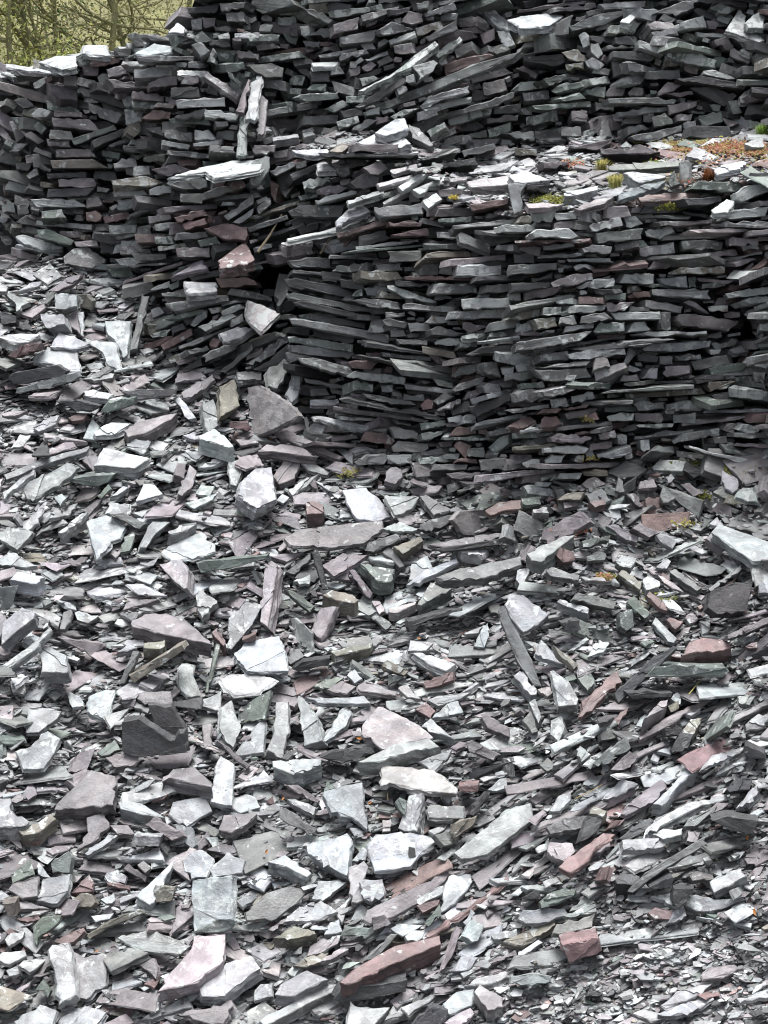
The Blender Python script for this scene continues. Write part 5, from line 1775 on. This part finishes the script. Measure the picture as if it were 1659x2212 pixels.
def tree(name, px, dist, height, rad, cols, leaves, lsize, label, bare=False, lean=0.0):
    w = at(px, 60, dist); base = np.array([w[0], w[1], hill_z(w[0], w[1]) - .15])
    tb, cb, ends = Bag(), Bag(), []
    d = np.array([lean, 0, 1.0]); pts = [base]
    for i in range(8):
        d = d + np.array([rng.normal(0, .09), rng.normal(0, .06), 0]); d /= np.linalg.norm(d); pts.append(pts[-1] + d * height / 8)
    tube(tb, pts, [rad * (1 - .8 * i / 8) for i in range(9)], 8)
    for i in range(1, 9):
        for _ in range(3 if bare else 2):
            e = np.array([rng.normal(0, 1), rng.normal(0, .7), rng.uniform(.1, .8)])
            limb(tb, pts[i] if i < 9 else pts[-1], e, height * rng.uniform(.18, .34), rad * (1 - .8 * i / 9) * .5 + .008, 1, ends)
    per = max(1, leaves // len(ends))
    for e in ends: leaf_bag(cb, e, height * .035, per, lsize, cols)
    t = bpy.data.objects.new(name, None); COL.objects.link(t); t.location = base
    t['label'] = label; t['category'] = 'tree'; t['group'] = 'trees on the hillside behind the tip'
    link('trunk', tb.mesh('trunk', MOSSBARK, base), parent=t); link('crown', cb.mesh('crown', LEAF, base), parent=t)
tree('leafy_tree', 12, 25, 4.6, .07, YG, 5200, .035, 'bright yellow-green leafy tree in the top left corner, behind the slate skyline')
tree('leafy_tree', 52, 27, 5.0, .075, YG + OL, 4200, .035, 'yellow-green tree with a dark upright trunk, second from the left edge')
tree('bare_tree', 118, 30, 5.0, 0.053, OL, 2700, .03, 'thin bare young tree left of the ivy-clad trunk', True, .12)
tree('bare_tree', 155, 26.5, 5.4, 0.068, OL + GR, 3900, .03, 'bare mossy tree with an ivy-clad trunk behind the skyline', True, -.05)
tree('bare_tree', 226, 27.5, 5.4, 0.071, OL, 3300, .028, 'bare mossy tree with arching limbs, right of the ivy-clad trunk', True, .1)
tree('bare_tree', 302, 28.5, 5.2, 0.060, OL, 3600, .028, 'slim bare mossy tree right of the arching one', True, -.08)
tree('bare_tree', 368, 30, 5.4, 0.060, OL + YG, 6000, .03, 'mossy tree beside the left edge of the back wall', True, .05)
tree('leafy_tree', -40, 27, 5.0, .08, YG, 3000, .035, 'yellow-green tree half out of the picture at the left')
# low growth on the hillside
sb = Bag()
for _ in range(900):
    w = at(rng.uniform(-150, 520), 60, rng.uniform(25.5, 44)); c = np.array([w[0], w[1], hill_z(w[0], w[1]) + .10])
    leaf_bag(sb, c, np.array([.22, .22, .12]), 22, .035, (YG if rng.random() < .35 else OL) + (GR if rng.random() < .12 else []))
link('undergrowth', sb.mesh('undergrowth', LEAF), kind='stuff', label='olive and yellow-green undergrowth on the wooded hillside', category='undergrowth')
ib = Bag()
for k_ in range(9):
    w = at(156, 100, 26.45); c = np.array([w[0], w[1] - .08, hill_z(w[0], w[1]) + .1 + .22 * k_]); leaf_bag(ib, c, np.array([.07, .06, .1]), 45, .03, GR)
link('ivy', ib.mesh('ivy', LEAF), kind='stuff', label='dark green ivy climbing the bare tree behind the skyline', category='ivy')

# ------------------------------------------------------------------ small plants on the tip
def tuft(x, y, h, cnt, cols, label, name='grass_tuft', cat='grass tuft', wide=.5):
    o = point(x, y, -.03); b = Bag()
    for _ in range(cnt):
        a = rng.uniform(0, 2 * math.pi); lean = rng.uniform(.1, 1.0) * wide; hh = h * rng.uniform(.6, 1.15)
        d = np.array([math.cos(a) * lean, math.sin(a) * lean, 1.0]); d /= np.linalg.norm(d)
        s = np.array([-math.sin(a), math.cos(a), 0]) * rng.uniform(.0022, .004)
        p0 = o + np.array([rng.normal(0, .018), rng.normal(0, .018), -.02]); p1 = p0 + d * hh * .55; p2 = p1 + (d + np.array([math.cos(a), math.sin(a), -.5]) * .5) * hh * .4
        c = np.array(cols[rng.integers(len(cols))]) * rng.uniform(.75, 1.25)
        b.add([p0 - s, p0 + s, p1 + s, p1 - s, p2], [[0, 1, 2, 3], [3, 2, 4]], (*c, 1), np.zeros((5, 3)))
    link(name, b.mesh(name, LEAF, o), o, label=label, category=cat)
STRAW = [(.42, .34, .13), (.36, .33, .12), (.33, .35, .12)]
tuft(1330, 402, .13, 220, STRAW, 'straw-yellow grass tuft nearer the front of the ledge')
tuft(1300, 366, .12, 190, STRAW, 'straw-yellow grass tuft farther back on the ledge')
tuft(1382, 304, .09, 90, STRAW, 'small pale grass tuft at the foot of the back wall')
tuft(1646, 288, .12, 170, [(.16, .27, .05), (.22, .32, .07)], 'bright green plant at the right end of the ledge', 'small_plant', 'plant', .9)
tuft(1532, 384, .13, 200, [(.16, .055, .025), (.12, .05, .03), (.2, .09, .04)], 'withered rust-brown fern at the right of the ledge', 'dead_fern', 'fern', 1.6)
tuft(1412, 352, .06, 90, [(.25, .3, .06), (.3, .34, .1)], 'tiny green plant between slabs on the ledge', 'small_plant', 'plant', 1.2)
tuft(980, 425, .05, 60, [(.45, .36, .08), (.4, .33, .1)], 'pale yellow withered plant on the lip of the lower wall', 'small_plant', 'plant', 1.3)
mb = Bag()
def moss(cx, cy, sx, sy, cnt, cols, size=.0085):
    cnt = int(cnt * 1.7)
    xs = rng.normal(cx, sx, cnt); ys = rng.normal(cy, sy, cnt)
    for x, y in zip(xs, ys):
        p = point(x, y, .0) - rays(x, y) * abs(rng.normal(0, .012)); n = normal_at(x, y) + rng.normal(0, .5, 3)
        X, Y, N = frame(n, rng.normal(0, 1, 3)); s = size * rng.uniform(.5, 1.4); q = blob(1.2, 5) * s
        c = np.array(cols[rng.integers(len(cols))]) * rng.uniform(.7, 1.3)
        mb.add(p + q[:, :1] * X + q[:, 1:] * Y, [list(range(5))], (*c, 1), np.zeros((5, 3)))
RED = [(.36, .14, .11), (.36, .19, .12), (.28, .14, .09)]; YEL = [(.27, .235, .07), (.22, .21, .06), (.30, .245, .11)]; GRN = [(.17, .18, .04), (.13, .145, .035), (.22, .21, .06)]
moss(1470, 319, 26, 6, 420, RED + YEL); moss(1570, 316, 40, 7, 800, RED + YEL[:1]); moss(1630, 325, 30, 6, 420, YEL + RED); moss(1500, 308, 50, 4, 260, YEL)
moss(1185, 430, 18, 5, 420, GRN); moss(1560, 345, 60, 10, 180, RED + YEL); moss(1480, 385, 40, 8, 80, YEL + RED); moss(1235, 352, 18, 5, 110, RED)
moss(1275, 990, 10, 3, 18, YEL); moss(1268, 905, 8, 3, 18, YEL); moss(1525, 1002, 34, 5, 70, GRN); moss(1580, 1017, 26, 5, 50, GRN); moss(1478, 1130, 14, 5, 40, YEL)
moss(1310, 1245, 10, 4, 90, RED + YEL); moss(1520, 1070, 8, 5, 60, GRN); moss(745, 1020, 16, 6, 80, YEL); moss(1250, 1145, 10, 4, 70, RED); moss(1450, 446, 14, 4, 90, GRN)
moss(1430, 1290, 20, 6, 40, GRN)
link('moss', mb.mesh('moss', LEAF), kind='stuff', label='red, yellow and green moss in patches on the ledge and rubble', category='moss')

LEAVES = [(612, 1726, 'fallen orange leaf beside a mauve slate low in the scree'), (798, 1734, 'fallen orange leaf right of the large pale tapering slab'), (776, 1595, 'fallen orange leaf under the big pink-grey flaked slab'),
          (905, 1380, 'orange leaf on the chips above the white-topped brick-like slate'), (1427, 1783, 'bright orange leaf on the lower right scree'), (1615, 1810, 'pair of curled orange leaves near the dark blocky post'),
          (1748 / 1.0 - 0, 0, ''), (210, 2055, 'orange-yellow leaf by the long white slab at the bottom left'), (99, 1775, 'yellowish leaf among chips low at the left'), (900 + 290, 1145, 'orange leaf on the right rubble below the lower wall'),
          (730, 945, 'orange leaf at the foot of the lower wall'), (585, 950, 'small orange leaf beside the large domed slab'), (1510, 1970, 'orange leaves on the chips at the lower right'), (575, 1840, 'yellowish leaf left of the big cream-white slab'),
          (1630, 1970, 'orange-brown leaf at the right edge of the chips'), (1490, 1340 , 'orange leaf behind the level lichened beam'), (1052, 1715, 'rust-orange leaf under the broad pink slab')]
for x, y, lab in LEAVES:
    if not lab: continue
    o = point(x, y, -.045); b = Bag()
    n = normal_at(x, y) + rng.normal(0, .3, 3); X, Y, N = frame(n, rng.normal(0, 1, 3)); s = rng.uniform(.016, .024)
    L_ = np.linspace(-1, 1, 7); wd = .45 * (1 - L_ ** 2) ** .8
    v = []; f = []
    for i in range(7):
        for sd in (-1, 0, 1): v.append(o + X * L_[i] * s + Y * sd * wd[i] * s + N * s * (.28 * abs(sd) * wd[i] * 2 + .25 * L_[i] ** 2))
    for i in range(6):
        for k_ in range(2): a = i * 3 + k_; f.append([a, a + 1, a + 4, a + 3])
    b.add(v, f, (*np.array([.40, .17, .06]) * rng.uniform(.7, 1.1), 1), np.zeros((len(v), 3)))
    link('fallen_leaf', b.mesh('fallen_leaf', LEAF, o), o, label=lab, category='leaf', group='fallen leaves on the slates')
def stick(pts, r0, label, col=(.2, .17, .12)):
    P_ = [point(x, y, -.10) for x, y in pts]; b = Bag(); tube(b, P_, list(np.linspace(r0, r0 * .5, len(P_))), 5)
    b.c = [np.tile([*col, 1], (len(c), 1)) for c in b.c]
    o = P_[0]; link('twig', b.mesh('twig', LEAF, o), o, label=label, category='twig')
stick([(557, 545), (585, 505), (609, 463)], .012, 'bare brown stick leaning in the recess left of the lower wall')
stick([(692, 548), (708, 522), (722, 505)], .009, 'short stick beside the long white pointed slate')
stick([(1488, 1500), (1504, 1480), (1520, 1461)], .004, 'dry grass stalk before the level lichened beam', (.4, .36, .14))
stick([(1243, 1725), (1270, 1712), (1300, 1695)], .003, 'dry stalk lying by the dark blocky post', (.4, .3, .14))
stick([(837, 1712 + 0), (838, 1730)], .003, 'thin dry stem beside the broad pink slab', (.3, .25, .14))

# ------------------------------------------------------------------ daylight: a bright overcast sky, soft light from high above
w = bpy.data.worlds.new('World'); scene.world = w; w.use_nodes = True
nt = w.node_tree; bg = nt.nodes['Background']
sky = nt.nodes.new('ShaderNodeTexSky'); sky.sky_type = 'NISHITA'; sky.sun_disc = False
SE, SA = 88.0, 20.0          # straight overhead behind the cloud
sky.sun_elevation = R(SE); sky.sun_rotation = R(SA); sky.air_density = .7; sky.dust_density = 4.0; sky.ozone_density = .6; sky.altitude = 200
hs = nt.nodes.new('ShaderNodeHueSaturation'); hs.inputs['Saturation'].default_value = .32      # cloud: a nearly colourless sky
nt.links.new(sky.outputs[0], hs.inputs['Color']); nt.links.new(hs.outputs[0], bg.inputs[0]); bg.inputs[1].default_value = SKY
ld = bpy.data.lights.new('sun', 'SUN'); ld.energy = SUN; ld.angle = R(35); ld.color = (.975, .985, 1)
lo = bpy.data.objects.new('sun', ld); COL.objects.link(lo)
to = Vector((math.sin(R(SA)) * math.cos(R(SE)), math.cos(R(SA)) * math.cos(R(SE)), math.sin(R(SE))))
lo.rotation_euler = (-to).to_track_quat('-Z', 'Y').to_euler(); lo.location = (0, 8, 14)
vs = scene.view_settings; vs.view_transform = 'Standard'; vs.look = 'None'; vs.exposure = EXPO; vs.gamma = 1
scene.cycles.filter_width = 1.1
